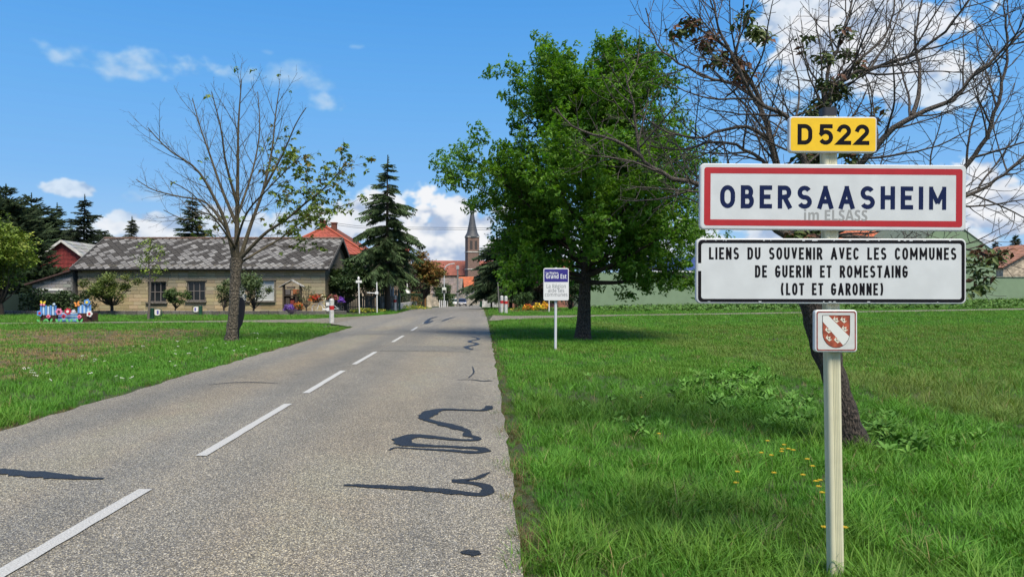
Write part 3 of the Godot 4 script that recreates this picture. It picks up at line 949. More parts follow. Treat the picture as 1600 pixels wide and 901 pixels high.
func make_region_sign() -> void:
	var d := 18.5
	var k := d / 1150.0
	var base := on(868, d)
	var t := thing("region_sign", "small blue and white sign on a thin pale post", "sign", base)
	var pw := paint(Color(0.55, 0.57, 0.6), 0.5)
	var mb := MB.new()
	mb.rod(Vector3(0, -0.2, -0.03), Vector3(0.012, 2.05, -0.03), 0.034, 12)
	put("post", mb, pw, t)
	var white := paint(Color(0.66, 0.67, 0.69), 0.4)
	var p := plate(t, "panel", pt(869, 441, d - 0.05) - base, 39.5 * k, 50.5 * k, 0.045, 0.0, white, white)
	var b := MB.new()
	b.face(rr(37 * k, 20 * k, 0.008), Transform3D(Basis(), Vector3(0, 13.6 * k, 0)), 0.0014)
	put("blue_field", b, paint(Color(0.03, 0.022, 0.2), 0.4), p)
	var ink := paint(Color(0.17, 0.18, 0.2), 0.6)
	words("Grand Est", 7.0 * k, Vector3(0, 12.3 * k, 0.002), white, p, 900, 0.72)
	words("La Région", 3.2 * k, Vector3(-6.5 * k, 17.8 * k, 0.002), white, p, 800, 0.95)
	words("La Région", 6.0 * k, Vector3(0, -3.0 * k, 0.002), ink, p, 400, 0.86)
	words("aide ses", 6.0 * k, Vector3(0, -9.6 * k, 0.002), ink, p, 400, 0.86)
	words("communes", 6.0 * k, Vector3(0, -16.0 * k, 0.002), ink, p, 400, 0.86)

# ------------------------------------------------------------------ buildings
func plane_slab(mb: MB, a: Vector3, b: Vector3, c: Vector3, d: Vector3, th: float) -> void:  # a b c d counter-clockwise from outside
	var n := (c - a).cross(d - b).normalized() * th
	mb.quad(a, b, c, d)
	mb.quad(d - n, c - n, b - n, a - n)
	mb.quad(a, a - n, b - n, b); mb.quad(b, b - n, c - n, c); mb.quad(c, c - n, d - n, d); mb.quad(d, d - n, a - n, a)
func tile_plane(mb: MB, a: Vector3, b: Vector3, c: Vector3, d: Vector3, tw: float, th: float, colour: Color, vary: float) -> void:
	# overlapping tiles from the eave a-b up to the ridge d-c
	var n := (c - a).cross(d - b).normalized()
	var rows := maxi(1, int(round((d - a).length() / th)))
	for j in rows:
		var f0 := float(j) / rows; var f1 := float(j + 1) / rows
		var l0 := a.lerp(d, f0); var r0 := b.lerp(c, f0); var l1 := a.lerp(d, f1); var r1 := b.lerp(c, f1)
		var cols := maxi(1, int(round((r0 - l0).length() / tw)))
		for i in cols:
			var u0 := float(i) / cols; var u1 := float(i + 1) / cols
			mb.col = shade_of(colour, vary)
			var lift := n * 0.05
			var p0 := l0.lerp(r0, u0) + lift; var p1 := l0.lerp(r0, u1 - 0.06 / cols) + lift * 0.55
			var p2 := l1.lerp(r1, u1 - 0.06 / cols) + n * 0.002; var p3 := l1.lerp(r1, u0) + n * 0.016
			mb.quad(p0, p1, p2, p3)
			mb.quad(p0 - lift, p1 - lift * 0.55, p1, p0)
			mb.quad(p3, p3 - n * 0.016, p0 - lift, p0)
func wall_front(mb: MB, x0: float, x1: float, y0: float, y1: float, z0: float, z1: float, holes: Array) -> void:  # holes sorted by x: [x0, x1, y0, y1]
	var x := x0
	var zc := (z0 + z1) * 0.5; var zs := absf(z1 - z0)
	for h in holes:
		if h[0] > x: mb.box(Vector3((x + h[0]) * 0.5, (y0 + y1) * 0.5, zc), Vector3(h[0] - x, y1 - y0, zs))
		mb.box(Vector3((h[0] + h[1]) * 0.5, (y0 + h[2]) * 0.5, zc), Vector3(h[1] - h[0], h[2] - y0, zs))
		mb.box(Vector3((h[0] + h[1]) * 0.5, (h[3] + y1) * 0.5, zc), Vector3(h[1] - h[0], y1 - h[3], zs))
		x = h[1]
	if x < x1: mb.box(Vector3((x + x1) * 0.5, (y0 + y1) * 0.5, zc), Vector3(x1 - x, y1 - y0, zs))
func window(parent: Node3D, x: float, y: float, z: float, w: float, h: float, cols: int, rows: int, frame: Material, glass: Material, sill: Material) -> void:
	var win := Node3D.new()
	win.name = "window"
	parent.add_child(win, true)
	win.position = Vector3(x, y, z)
	var f := MB.new()
	var b := 0.055
	f.box(Vector3(-w * 0.5 + b * 0.5, 0, 0), Vector3(b, h, 0.07)); f.box(Vector3(w * 0.5 - b * 0.5, 0, 0), Vector3(b, h, 0.07))
	f.box(Vector3(0, h * 0.5 - b * 0.5, 0), Vector3(w - 2 * b, b, 0.068)); f.box(Vector3(0, -h * 0.5 + b * 0.5, 0), Vector3(w - 2 * b, b, 0.068))
	for i in range(1, cols): f.box(Vector3(-w * 0.5 + w * i / cols, 0, 0.002), Vector3(0.045, h - 2 * b, 0.05))
	for j in range(1, rows): f.box(Vector3(0, -h * 0.5 + h * j / rows, -0.003), Vector3(w - 2 * b, 0.045, 0.05))
	put("frame", f, frame, win)
	for i in cols:
		for j in rows:
			var g := MB.new()
			g.box(Vector3(-w * 0.5 + w * (i + 0.5) / cols, -h * 0.5 + h * (j + 0.5) / rows, -0.012), Vector3(w / cols - 0.03, h / rows - 0.03, 0.006), Basis(Vector3.UP, rnd(-0.01, 0.01)))
			put("pane", g, glass, win)
	if sill:
		var s := MB.new()
		s.box(Vector3(0, -h * 0.5 - 0.06, 0.14), Vector3(w + 0.25, 0.1, 0.3), Basis(), 0.01)
		put("sill", s, sill, win)
func house(called: String, label: String, at: Vector3, turn: float, w: float, dp: float, eave: float, ridge: float, along: bool, wall: Material, roof: Color, wins: Array, tile := 0.4, group := "") -> Node3D:
	# local: x is the width seen from the road, front face at z = 0, back at z = -dp
	var t := thing(called, label, "house", at, turn, group)
	var mb := MB.new()
	mb.box(Vector3(0, eave * 0.5 - 0.4, -dp * 0.5), Vector3(w, eave + 0.8, dp))
	if along:
		for s in [-0.5, 0.5]:
			var g := PackedVector2Array([Vector2(-dp * 0.5, 0), Vector2(dp * 0.5, 0), Vector2(0, ridge - eave)])
			mb.slab(g, Transform3D(Basis(Vector3.UP, PI / 2), Vector3(s * (w - 0.2), eave, -dp * 0.5)), -0.1, 0.1)
	else:
		for s in [0.0, -1.0]:
			mb.slab(PackedVector2Array([Vector2(-w * 0.5, 0), Vector2(w * 0.5, 0), Vector2(0, ridge - eave)]), Transform3D(Basis(), Vector3(0, eave, s * (dp - 0.2))), -0.2, 0.0)
	put("wall", mb, wall, t)
	var rf := MB.new(); var tl := MB.new()
	var o := 0.35
	if along:
		var k := (ridge - eave) / (dp * 0.5)
		var a := Vector3(-w * 0.5 - o, eave - o * k + 0.12, o); var b := Vector3(w * 0.5 + o, eave - o * k + 0.12, o)
		var c := Vector3(w * 0.5 + o, ridge + 0.12, -dp * 0.5); var d := Vector3(-w * 0.5 - o, ridge + 0.12, -dp * 0.5)
		plane_slab(rf, a, b, c, d, 0.1)
		tile_plane(tl, a, b, c, d, tile, tile, roof, 0.2)
		var e := Vector3(w * 0.5 + o, eave - o * k + 0.12, -dp - o); var f := Vector3(-w * 0.5 - o, eave - o * k + 0.12, -dp - o)
		plane_slab(rf, e, f, d, c, 0.1)
	else:
		var k := (ridge - eave) / (w * 0.5)
		var l := Vector3(-w * 0.5 - o, eave - o * k + 0.12, o); var l2 := Vector3(-w * 0.5 - o, eave - o * k + 0.12, -dp - o)
		var r := Vector3(w * 0.5 + o, eave - o * k + 0.12, o); var r2 := Vector3(w * 0.5 + o, eave - o * k + 0.12, -dp - o)
		var c := Vector3(0, ridge + 0.12, o); var d := Vector3(0, ridge + 0.12, -dp - o)
		plane_slab(rf, l2, l, c, d, 0.1); plane_slab(rf, r, r2, d, c, 0.1)
		tile_plane(tl, l2, l, c, d, tile, tile, roof, 0.2); tile_plane(tl, r, r2, d, c, tile, tile, roof, 0.2)
	var rn := put("roof", rf, textured(Color(roof.r * 0.6, roof.g * 0.6, roof.b * 0.6), "cloudy", Vector3(1, 1, 1), 0.9), t)
	var tn := put("roof_tiles", tl, tinted(0.85), rn)
	tn.set_meta("kind", "stuff")
	for q in wins: window(t, q[0], q[1], 0.02, q[2], q[3], 2, 2, mats.white, mats.glass, null)
	return t
var mats := {}
func make_buildings() -> void:
	rng.seed = 51
	mats.white = paint(Color(0.72, 0.72, 0.7), 0.5)
	mats.glass = paint(Color(0.015, 0.018, 0.022), 0.12)
	mats.wood = textured(Color(0.2, 0.15, 0.11), "bark", Vector3(4, 4, 4), 0.9)
	mats.cream = textured(Color(0.62, 0.52, 0.4), "cloudy", Vector3(0.4, 0.4, 0.4), 0.9)
	mats.beige = textured(Color(0.68, 0.6, 0.48), "cloudy", Vector3(0.4, 0.4, 0.4), 0.9)
	mats.pale = textured(Color(0.72, 0.7, 0.66), "cloudy", Vector3(0.4, 0.4, 0.4), 0.9)
	mats.stone = textured(Color(0.3, 0.28, 0.25), "patchy", Vector3(1.2, 1.2, 1.2), 0.95, "relief", 3.0)
	barn()
	# red weatherboarded house
	var d := 62.0
	var t := house("red_house", "red painted gabled house with white verge boards beside dark conifers", on(98, d), 0.12, 4.4, 8.0, 3.9, 5.55, false, paint(Color(0.24, 0.035, 0.03), 0.8), Color(0.3, 0.3, 0.29), [], 0.5)
	for k in 13:
		var bd := MB.new()
		var y := 1.0 + 0.36 * k
		var half := 2.2 if y < 3.85 else 2.2 * (5.5 - y) / 1.65
		if half < 0.2: continue
		bd.box(Vector3(0, y, 0.03), Vector3(half * 2 - 0.1, 0.33, 0.04), Basis(Vector3.RIGHT, 0.05))
		put("board", bd, textured(Color(0.27, 0.035, 0.032) * rnd(0.9, 1.1), "cloudy", Vector3(1, 1, 1), 0.75), t)
	for s in [-1, 1]:
		var vb := MB.new()
		var p0 := Vector3(s * 2.6, 3.62, 0.38); var p1 := Vector3(0, 5.62, 0.38)
		vb.box((p0 + p1) * 0.5, Vector3((p1 - p0).length(), 0.18, 0.05), Basis(Vector3.BACK, -s * atan2(2.0, 2.6)))
		put("verge_board", vb, mats.pale, t)
	window(t, 1.15, 3.1, 0.05, 0.75, 1.1, 1, 1, mats.white, paint(Color(0.55, 0.58, 0.6), 0.3), null)
	# hipped house behind the barn
	hip_house()
	# street beyond
	house("grey_roofed_house", "street house with grey brown tiled roof beside the lamp post", on(697, 150), 0.0, 5.6, 9, 2.6, 5.6, true, mats.cream, Color(0.17, 0.14, 0.125), [[-1.2, 1.6, 0.8, 1.1], [1.2, 1.6, 0.8, 1.1]], 0.5)
	house("orange_roofed_house", "small house with bright orange tiled roof on the village street", on(722, 165), -0.5, 6.0, 8, 3.4, 6.2, true, mats.beige, Color(0.42, 0.12, 0.05), [[-1.5, 1.7, 0.8, 1.1], [1.3, 1.7, 0.8, 1.1]], 0.5)
	house("terracotta_roofed_house", "low house with terracotta roof further along the village street", on(741, 180), -0.3, 6.5, 8, 3.0, 6.3, true, mats.cream, Color(0.4, 0.13, 0.065), [[0, 1.7, 0.8, 1.1]], 0.5)
	house("pale_street_house", "pale house end wall seen at the far bend of the street", on(757, 190), -0.2, 5, 9, 3.4, 5.6, false, mats.pale, Color(0.33, 0.13, 0.08), [[-1, 1.8, 0.8, 1.2], [1, 1.8, 0.8, 1.2]], 0.5)
	house("white_street_house", "white house half hidden by trees beyond the striped bollards", on(790, 105), -0.25, 7, 8, 3.0, 5.2, true, mats.pale, Color(0.36, 0.12, 0.07), [[-2, 1.7, 0.9, 1.1], [0, 1.7, 0.9, 1.1], [2, 1.7, 0.9, 1.1]], 0.45)
	var pk := house("pink_walled_house", "salmon walled house with white balcony behind the flower bed", on(832, 84), -0.2, 7.5, 8, 3.2, 5.6, true, textured(Color(0.5, 0.22, 0.16), "cloudy", Vector3(0.5, 0.5, 0.5), 0.9), Color(0.3, 0.1, 0.06), [[-2, 1.4, 1.0, 1.2], [2.2, 1.4, 1.0, 1.2]], 0.45)
	var bl := MB.new()
	bl.box(Vector3(1.2, 2.2, 0.7), Vector3(4.5, 0.18, 1.4))
	put("balcony_floor", bl, mats.white, pk)
	for k in 9:
		var ba := MB.new()
		ba.box(Vector3(-0.9 + k * 0.52, 2.7, 1.36), Vector3(0.05, 0.85, 0.05))
		put("baluster", ba, mats.white, pk)
	var hr := MB.new()
	hr.box(Vector3(1.2, 3.16, 1.36), Vector3(4.5, 0.08, 0.09))
	put("handrail", hr, mats.white, pk)
	church()
	green_side()
	# cables across the street
	var cable := paint(Color(0.03, 0.03, 0.035), 0.6)
	for q in [[[430, 330], [560, 350], [660, 352], [770, 353]], [[430, 333], [560, 353], [660, 355], [770, 356]]]:
		var mb := MB.new()
		var p := []
		for e in q: p.append(pt(e[0], e[1], 85))
		mb.tube(curve(p, 3), PackedFloat32Array(same(60, 0.022)), 4)
		tag(put("overhead_cable", mb, cable), "upper of the two thin overhead cables strung across the village street" if q[0][1] == 330 else "lower of the two thin overhead cables strung across the village street", "cable", "overhead cables")
func same(n: int, r: float) -> Array:
	var a := []
	a.resize(n)
	a.fill(r)
	return a

func barn() -> void:
	var d := 48.0
	var x0 := xat(121, d); var x1 := xat(508, d)
	var cx := (x0 + x1) * 0.5
	var t := thing("long_barn", "long low yellow block barn under a mossy grey diamond tiled roof", "building", Vector3(cx, 0, -d))
	var hw := (x1 - x0) * 0.5
	var eave := 2.95; var ridge := 4.95; var dp := 7.2
	var holes := []
	for q in [[231, 259, 437, 469], [292, 320, 436, 467], [362, 388, 436, 467], [397, 428, 435, 467]]:
		holes.append([xat(q[0], d) - cx, xat(q[1], d) - cx, yat(q[3], d), yat(q[2], d)])
	var mb := MB.new()
	wall_front(mb, -hw, hw, -0.3, eave, -0.3, 0.0, holes)
	mb.box(Vector3(-hw + 0.15, eave * 0.5 - 0.15, -dp * 0.5), Vector3(0.3, eave + 0.3, dp - 0.61))
	mb.box(Vector3(hw - 0.15, eave * 0.5 - 0.15, -dp * 0.5), Vector3(0.3, eave + 0.3, dp - 0.61))
	mb.box(Vector3(0, eave * 0.5 - 0.15, -dp + 0.15), Vector3(hw * 2, eave + 0.3, 0.3))
	for s in [-1, 1]:
		mb.slab(PackedVector2Array([Vector2(-dp * 0.5, 0), Vector2(dp * 0.5, 0), Vector2(0, ridge - eave)]), Transform3D(Basis(Vector3.UP, PI / 2), Vector3(s * (hw - 0.15), eave, -dp * 0.5)), -0.15, 0.15)
	put("wall", mb, textured(Color(0.32, 0.28, 0.2), "patchy", Vector3(1, 1, 1), 0.95), t)
	# courses of rammed blocks standing a little proud of their joints
	var bk := MB.new()
	var y := 0.0
	var row := 0
	while y < eave - 0.1:
		var h := 0.235 if row != 8 else 0.2
		var x := -hw + (0.3 if row % 2 else 0.0)
		while x < hw - 0.05:
			var w := minf(rnd(0.5, 0.72), hw - x)
			var hit := false
			for q in holes:
				if x + w > q[0] - 0.02 and x < q[1] + 0.02 and y + h > q[2] - 0.02 and y < q[3] + 0.02: hit = true
			if hit:  # shorter blocks up to the reveal
				for q in holes:
					if x < q[0] and x + w > q[0] - 0.02 and y + h > q[2] - 0.02 and y < q[3] + 0.02 and q[0] - x > 0.1:
						w = q[0] - x - 0.01; hit = false
			if hit:
				x += 0.12
				continue
			var base := Color(0.55, 0.445, 0.27) if row < 5 else Color(0.48, 0.405, 0.265)
			bk.col = shade_of(base, 0.17)
			bk.box(Vector3(x + w * 0.5, y + h * 0.5, 0.005 + rnd(0, 0.012)), Vector3(w - 0.014, h - 0.014, 0.03))
			x += w
		y += h + 0.005
		row += 1
	var bm := textured(Color(1, 1, 1), "wear", Vector3(0.7, 0.7, 0.7), 0.95, "relief", 2.0, true)
	put("wall_blocks", bk, bm, t).set_meta("kind", "stuff")
	var old := paint(Color(0.17, 0.15, 0.14), 0.85)
	for i in holes.size():
		var q: Array = holes[i]
		window(t, (q[0] + q[1]) * 0.5, (q[2] + q[3]) * 0.5, -0.12, q[1] - q[0] - 0.02, q[3] - q[2] - 0.02, 3 if i < 2 else 2, 2, old if i < 2 else paint(Color(0.5, 0.52, 0.5), 0.8), mats.glass if i < 2 else paint(Color(0.42, 0.44, 0.44), 0.5), mats.stone)
		var li := MB.new()
		li.box(Vector3((q[0] + q[1]) * 0.5, q[3] + 0.09, 0.025), Vector3(q[1] - q[0] + 0.3, 0.16, 0.05))
		put("lintel", li, textured(Color(0.4, 0.34, 0.25), "patchy", Vector3(2, 2, 2), 0.9), t)
	# roof
	var k := (ridge - eave) / (dp * 0.5)
	var rf := MB.new()
	var a := Vector3(-hw - 0.25, eave - 0.45 * k + 0.1, 0.45); var b := Vector3(hw + 0.3, eave - 0.45 * k + 0.1, 0.45)
	var c := Vector3(hw + 0.3, ridge + 0.1, -dp * 0.5); var e := Vector3(-hw - 0.25, ridge + 0.1, -dp * 0.5)
	plane_slab(rf, a, b, c, e, 0.09)
	plane_slab(rf, Vector3(hw + 0.3, eave - 0.45 * k + 0.1, -dp - 0.45), Vector3(-hw - 0.25, eave - 0.45 * k + 0.1, -dp - 0.45), e, c, 0.09)
	var roof := put("roof", rf, textured(Color(0.045, 0.043, 0.042), "patchy", Vector3(1, 1, 1), 0.95), t)
	var n := (b - a).cross(e - a).normalized()
	var su := (b - a).normalized(); var sv := (e - a).normalized()
	var lu := (b - a).length(); var lv := (e - a).length()
	var tw := 0.46; var th := 0.5
	var me := []
	for s in 2:
		var one := MB.new()
		var o := PackedVector2Array([Vector2(0, -th * 0.5), Vector2(tw * 0.5, 0), Vector2(0, th * 0.5), Vector2(-tw * 0.5, 0)])
		for i in 4: o[i] = o[i] * (0.93 - 0.03 * s)
		one.slab(o, Transform3D(), -0.006, 0.008)
		me.append(one.mesh())
	var looks := [textured(Color(0.33, 0.32, 0.312), "patchy", Vector3(2, 2, 2), 0.9), textured(Color(0.27, 0.26, 0.255), "patchy", Vector3(2, 2, 2), 0.9), textured(Color(0.095, 0.087, 0.08), "patchy", Vector3(2, 2, 2), 0.98), textured(Color(0.4, 0.39, 0.38), "patchy", Vector3(2, 2, 2), 0.9)]
	var rest := [MB.new(), MB.new(), MB.new(), MB.new()]
	var count := 0
	var rows := int(lv / (th * 0.5))
	for j in rows:
		var off := 0.0 if j % 2 == 0 else tw * 0.5
		for i in int(lu / tw) + 1:
			var u := i * tw + off; var v := (j + 0.9) * th * 0.5
			if u < 0.05 or u > lu - 0.05 or v > lv - 0.02: continue
			# moss darkens whole tiles in slanting drifts
			var da := u / tw + j * 0.5; var db := u / tw - j * 0.5
			var mo := 0.75 * nz.get_noise_2d(db * 55, da * 6 + 40) + 0.5 * nz.get_noise_2d(u * 8, v * 12) + 0.25 * nz.get_noise_2d(u * 90, v * 90)
			var band := smoothstep(0.3, 0.9, v) * smoothstep(lv, lv - 1.0, v)
			var look := 0
			if mo > 0.24 - 0.27 * band: look = 2
			elif rnd(0, 1) < 0.3: look = 1
			elif rnd(0, 1) < 0.25: look = 3
			var at := a + su * u + sv * v + n * (0.012 + 0.004 * (j % 2))
			var bs := Basis(su, sv, n) * Basis(Vector3(1, 0, 0), -0.035 + rnd(-0.012, 0.012)) * Basis(Vector3(0, 0, 1), rnd(-0.03, 0.03))
			if count < 298:
				var ti := put_mesh("tile", me[count % 2], looks[look], roof)
				ti.transform = Transform3D(bs, at)
				count += 1
			else:
				var o := PackedVector2Array([Vector2(0, -th * 0.465), Vector2(tw * 0.465, 0), Vector2(0, th * 0.465), Vector2(-tw * 0.465, 0)])
				(rest[look] as MB).slab(o, Transform3D(bs, at), -0.006, 0.008)
	for i in 4: put("upper_tiles", rest[i], looks[i], roof).set_meta("kind", "stuff")
	var rd := MB.new()
	for i in 42:
		rd.col = Color(1, 1, 1) * rnd(0.8, 1.1)
		rd.tube(PackedVector3Array([e + su * (lu * i / 42.0 - 0.02) + Vector3(0, 0.02, 0), e + su * (lu * (i + 1) / 42.0) + Vector3(0, 0.05, 0)]), PackedFloat32Array([0.1, 0.085]), 7)
	put("ridge_tiles", rd, textured(Color(0.24, 0.15, 0.115), "patchy", Vector3(1, 1, 1), 0.9), roof).set_meta("kind", "stuff")
	for x in [-hw - 0.27, hw + 0.32]:
		var vg := MB.new()
		for s in [0, 1]:
			var p0 := Vector3(x, eave - 0.45 * k + 0.08, 0.45 if s == 0 else -dp - 0.45); var p1 := Vector3(x, ridge + 0.08, -dp * 0.5)
			vg.box((p0 + p1) * 0.5, Vector3(0.04, 0.2, (p1 - p0).length()), Basis(Vector3.RIGHT, atan2(ridge + 0.08 - p0.y, (p0 - p1).z * 1.0) * 1.0 if s == 0 else -atan2(ridge + 0.08 - p0.y, p1.z - p0.z)))
		put("verge_board", vg, textured(Color(0.23, 0.22, 0.21), "patchy", Vector3(1, 1, 1), 0.9), roof)
	# lean-to of grey blocks at the far end
	var l := thing("grey_lean_to", "grey block lean-to with sloping dark roof edge attached to the barn", "building", Vector3(x0 - 0.3, 0, -d + 0.1))
	var lw := 2.6
	var lb := MB.new()
	lb.slab(PackedVector2Array([Vector2(-lw, -0.3), Vector2(0, -0.3), Vector2(0, 2.7), Vector2(-lw, 1.9)]), Transform3D(), -6.0, 0.0)
	put("wall", lb, textured(Color(0.3, 0.3, 0.29), "patchy", Vector3(1, 1, 1), 0.95), l)
	var lk := MB.new()
	for j in 13:
		for i in 6:
			var w := 0.5
			var xx := -lw + i * w + (0.25 if j % 2 else 0.0)
			var yy := j * 0.205
			if xx + w > 0.02 or yy + 0.2 > 1.9 + (xx + lw) / lw * 0.8 - 0.02: continue
			lk.col = shade_of(Color(0.42, 0.42, 0.41), 0.1)
			lk.box(Vector3(xx + w * 0.5, yy + 0.1, 0.008), Vector3(w - 0.02, 0.185, 0.02))
	put("wall_blocks", lk, bm, l).set_meta("kind", "stuff")
	var lr := MB.new()
	plane_slab(lr, Vector3(-lw - 0.35, 1.86, 0.3), Vector3(0.02, 2.78, 0.3), Vector3(0.02, 2.78, -6.2), Vector3(-lw - 0.35, 1.86, -6.2), 0.1)
	put("roof", lr, textured(Color(0.09, 0.05, 0.045), "cloudy", Vector3(1, 1, 1), 0.8), l)
	var ws := MB.new()
	ws.box(Vector3(-lw * 0.52, yat(449.5, 47.9), 0.04), Vector3(1.5, 0.12, 0.06))
	put("white_beam", ws, mats.white, l)

func hip_house() -> void:
	var d := 70.0
	var t := thing("hip_roofed_house", "tall house with orange red hipped tile roof and two chimneys behind the barn", "house", on(499, d))
	var mb := MB.new()
	var w := 8.6; var dp := 9.0; var e := 5.1; var r := 8.1
	mb.box(Vector3(0, e * 0.5 - 0.3, -dp * 0.5), Vector3(w, e + 0.6, dp))
	mb.box(Vector3(w * 0.5 + 1.6, 2.3, -dp * 0.5 - 1), Vector3(3.4, 5.2, 5.0))
	put("wall", mb, mats.cream, t)
	var o := 0.4
	var a := Vector3(-w * 0.5 - o, e, o); var b := Vector3(w * 0.5 + o, e, o)
	var c := Vector3(w * 0.5 + o, e, -dp - o); var f := Vector3(-w * 0.5 - o, e, -dp - o)
	var p := Vector3(-0.5, r, -dp * 0.5 + 0.2); var q := Vector3(0.2, r, -dp * 0.5 - 0.6)
	var rf := MB.new(); var tl := MB.new()
	plane_slab(rf, a, b, p + Vector3(0.06, 0, 0), p, 0.06); plane_slab(rf, b, c, q, p, 0.06); plane_slab(rf, c, f, q, q + Vector3(0.05, 0, 0), 0.06); plane_slab(rf, f, a, p, q, 0.06)
	var clay := Color(0.31, 0.075, 0.048)
	tile_plane(tl, a, b, p + Vector3(0.06, 0, 0), p, 0.4, 0.42, clay, 0.16)
	tile_plane(tl, b, c, q, p, 0.4, 0.42, clay, 0.16); tile_plane(tl, f, a, p, q, 0.4, 0.42, clay, 0.16)
	var a2 := Vector3(w * 0.5 + 0.1, 4.9, -dp * 0.5 + 1.9); var b2 := Vector3(w * 0.5 + 3.6, 4.9, -dp * 0.5 + 1.9)
	var c2 := Vector3(w * 0.5 + 3.6, 6.0, -dp * 0.5 - 1); var f2 := Vector3(w * 0.5 + 0.1, 6.0, -dp * 0.5 - 1)
	plane_slab(rf, a2, b2, c2, f2, 0.06)
	tile_plane(tl, a2, b2, c2, f2, 0.4, 0.42, clay, 0.16)
	var rn := put("roof", rf, textured(Color(0.2, 0.06, 0.03), "cloudy", Vector3(1, 1, 1), 0.9), t)
	put("roof_tiles", tl, tinted(0.8), rn).set_meta("kind", "stuff")
	for h in [[a, p], [b, p]]:
		var hb := MB.new()
		hb.tube(PackedVector3Array([h[0] + Vector3(0, 0.06, 0), h[1] + Vector3(0, 0.06, 0)]), PackedFloat32Array([0.13, 0.13]), 7)
		put("hip_ridge", hb, paint(Color(0.32, 0.07, 0.035), 0.8), rn)
	for s in [[-0.75, 0.62, 8.35], [0.35, 0.5, 8.15]]:
		var ch := MB.new()
		ch.box(Vector3(s[0], s[2] - 0.5, -dp * 0.5 + 0.2), Vector3(s[1], 1.6, s[1]), Basis(), 0.02)
		ch.box(Vector3(s[0], s[2] + 0.34, -dp * 0.5 + 0.2), Vector3(s[1] + 0.12, 0.12, s[1] + 0.12))
		put("chimney", ch, textured(Color(0.3, 0.11, 0.07), "patchy", Vector3(2, 2, 2), 0.9), rn)
	for x in [-2.6, 0.0, 2.6]: window(t, x, 3.4, 0.03, 1.0, 1.3, 2, 2, mats.white, mats.glass, mats.stone)

func church() -> void:
	var d := 230.0
	var g := -1.9
	var t := thing("village_church", "village church with long brown tiled nave and slim slate spire", "church", Vector3(xat(722, d), g, -d))
	var o := t.position
	var nave := MB.new()
	var x0 := xat(672, d) - o.x; var x1 := xat(775, d) - o.x
	var ye := yat(427, d) - g; var yr := yat(403, d) - g
	nave.box(Vector3((x0 + x1) * 0.5, ye * 0.5 - 0.5, -5.5), Vector3(x1 - x0, ye + 1, 11))
	put("nave_wall", nave, textured(Color(0.62, 0.45, 0.34), "cloudy", Vector3(0.2, 0.2, 0.2), 0.9), t)
	var rf := MB.new(); var tl := MB.new()
	var a := Vector3(x0 - 0.4, ye, 0.5); var b := Vector3(x1 + 0.4, ye, 0.5); var c := Vector3(x1 + 0.4, yr, -5.5); var e := Vector3(x0 - 0.4, yr, -5.5)
	plane_slab(rf, a, b, c, e, 0.2)
	plane_slab(rf, Vector3(x1 + 0.4, ye, -11.5), Vector3(x0 - 0.4, ye, -11.5), e, c, 0.2)
	tile_plane(tl, a, b, c, e, 0.6, 0.5, Color(0.25, 0.085, 0.06), 0.16)
	var rn := put("nave_roof", rf, paint(Color(0.13, 0.05, 0.04), 0.9), t)
	put("roof_tiles", tl, tinted(0.9), rn).set_meta("kind", "stuff")
	for k in 6:
		window(t, x0 + 2.0 + k * 3.2, ye - 3.0, 0.05, 1.1, 3.0, 2, 3, mats.stone, mats.glass, null)
	var tw := MB.new()
	var tx := xat(737.5, d - 4) - o.x
	var yt := yat(368, d) - g
	tw.box(Vector3(tx, yt * 0.5 - 0.5, 3.2), Vector3(3.6, yt + 1, 3.6), Basis(Vector3.UP, 0.3))
	put("tower", tw, textured(Color(0.36, 0.24, 0.2), "patchy", Vector3(0.5, 0.5, 0.5), 0.95), t)
	var bd := MB.new()
	for y in [yt - 0.1, yt * 0.76, yat(418, d) - g]: bd.box(Vector3(tx, y, 3.2), Vector3(3.9, 0.3, 3.9), Basis(Vector3.UP, 0.3))
	put("string_course", bd, mats.pale, t)
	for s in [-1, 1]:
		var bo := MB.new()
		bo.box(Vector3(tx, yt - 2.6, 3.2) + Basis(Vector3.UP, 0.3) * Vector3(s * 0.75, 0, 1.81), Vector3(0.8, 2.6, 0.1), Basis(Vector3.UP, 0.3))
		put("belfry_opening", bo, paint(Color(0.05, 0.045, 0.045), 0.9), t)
	var sp := MB.new()
	var prof := [[2.35, 0.0], [1.65, 1.3], [1.1, 3.8], [0.6, 6.8], [0.04, 10.6]]
	sp.lathe(Vector3(tx, yt, 3.2), prof, 8)
	put("spire", sp, textured(Color(0.085, 0.09, 0.105), "cloudy", Vector3(0.7, 0.7, 0.7), 0.6), t)
	var cr := MB.new()
	cr.rod(Vector3(tx, yt + 10.2, 3.2), Vector3(tx, yt + 11.8, 3.2), 0.05, 5)
	cr.rod(Vector3(tx - 0.4, yt + 11.2, 3.2), Vector3(tx + 0.4, yt + 11.2, 3.2), 0.05, 5)
	put("cross", cr, paint(Color(0.05, 0.05, 0.05), 0.5), t)

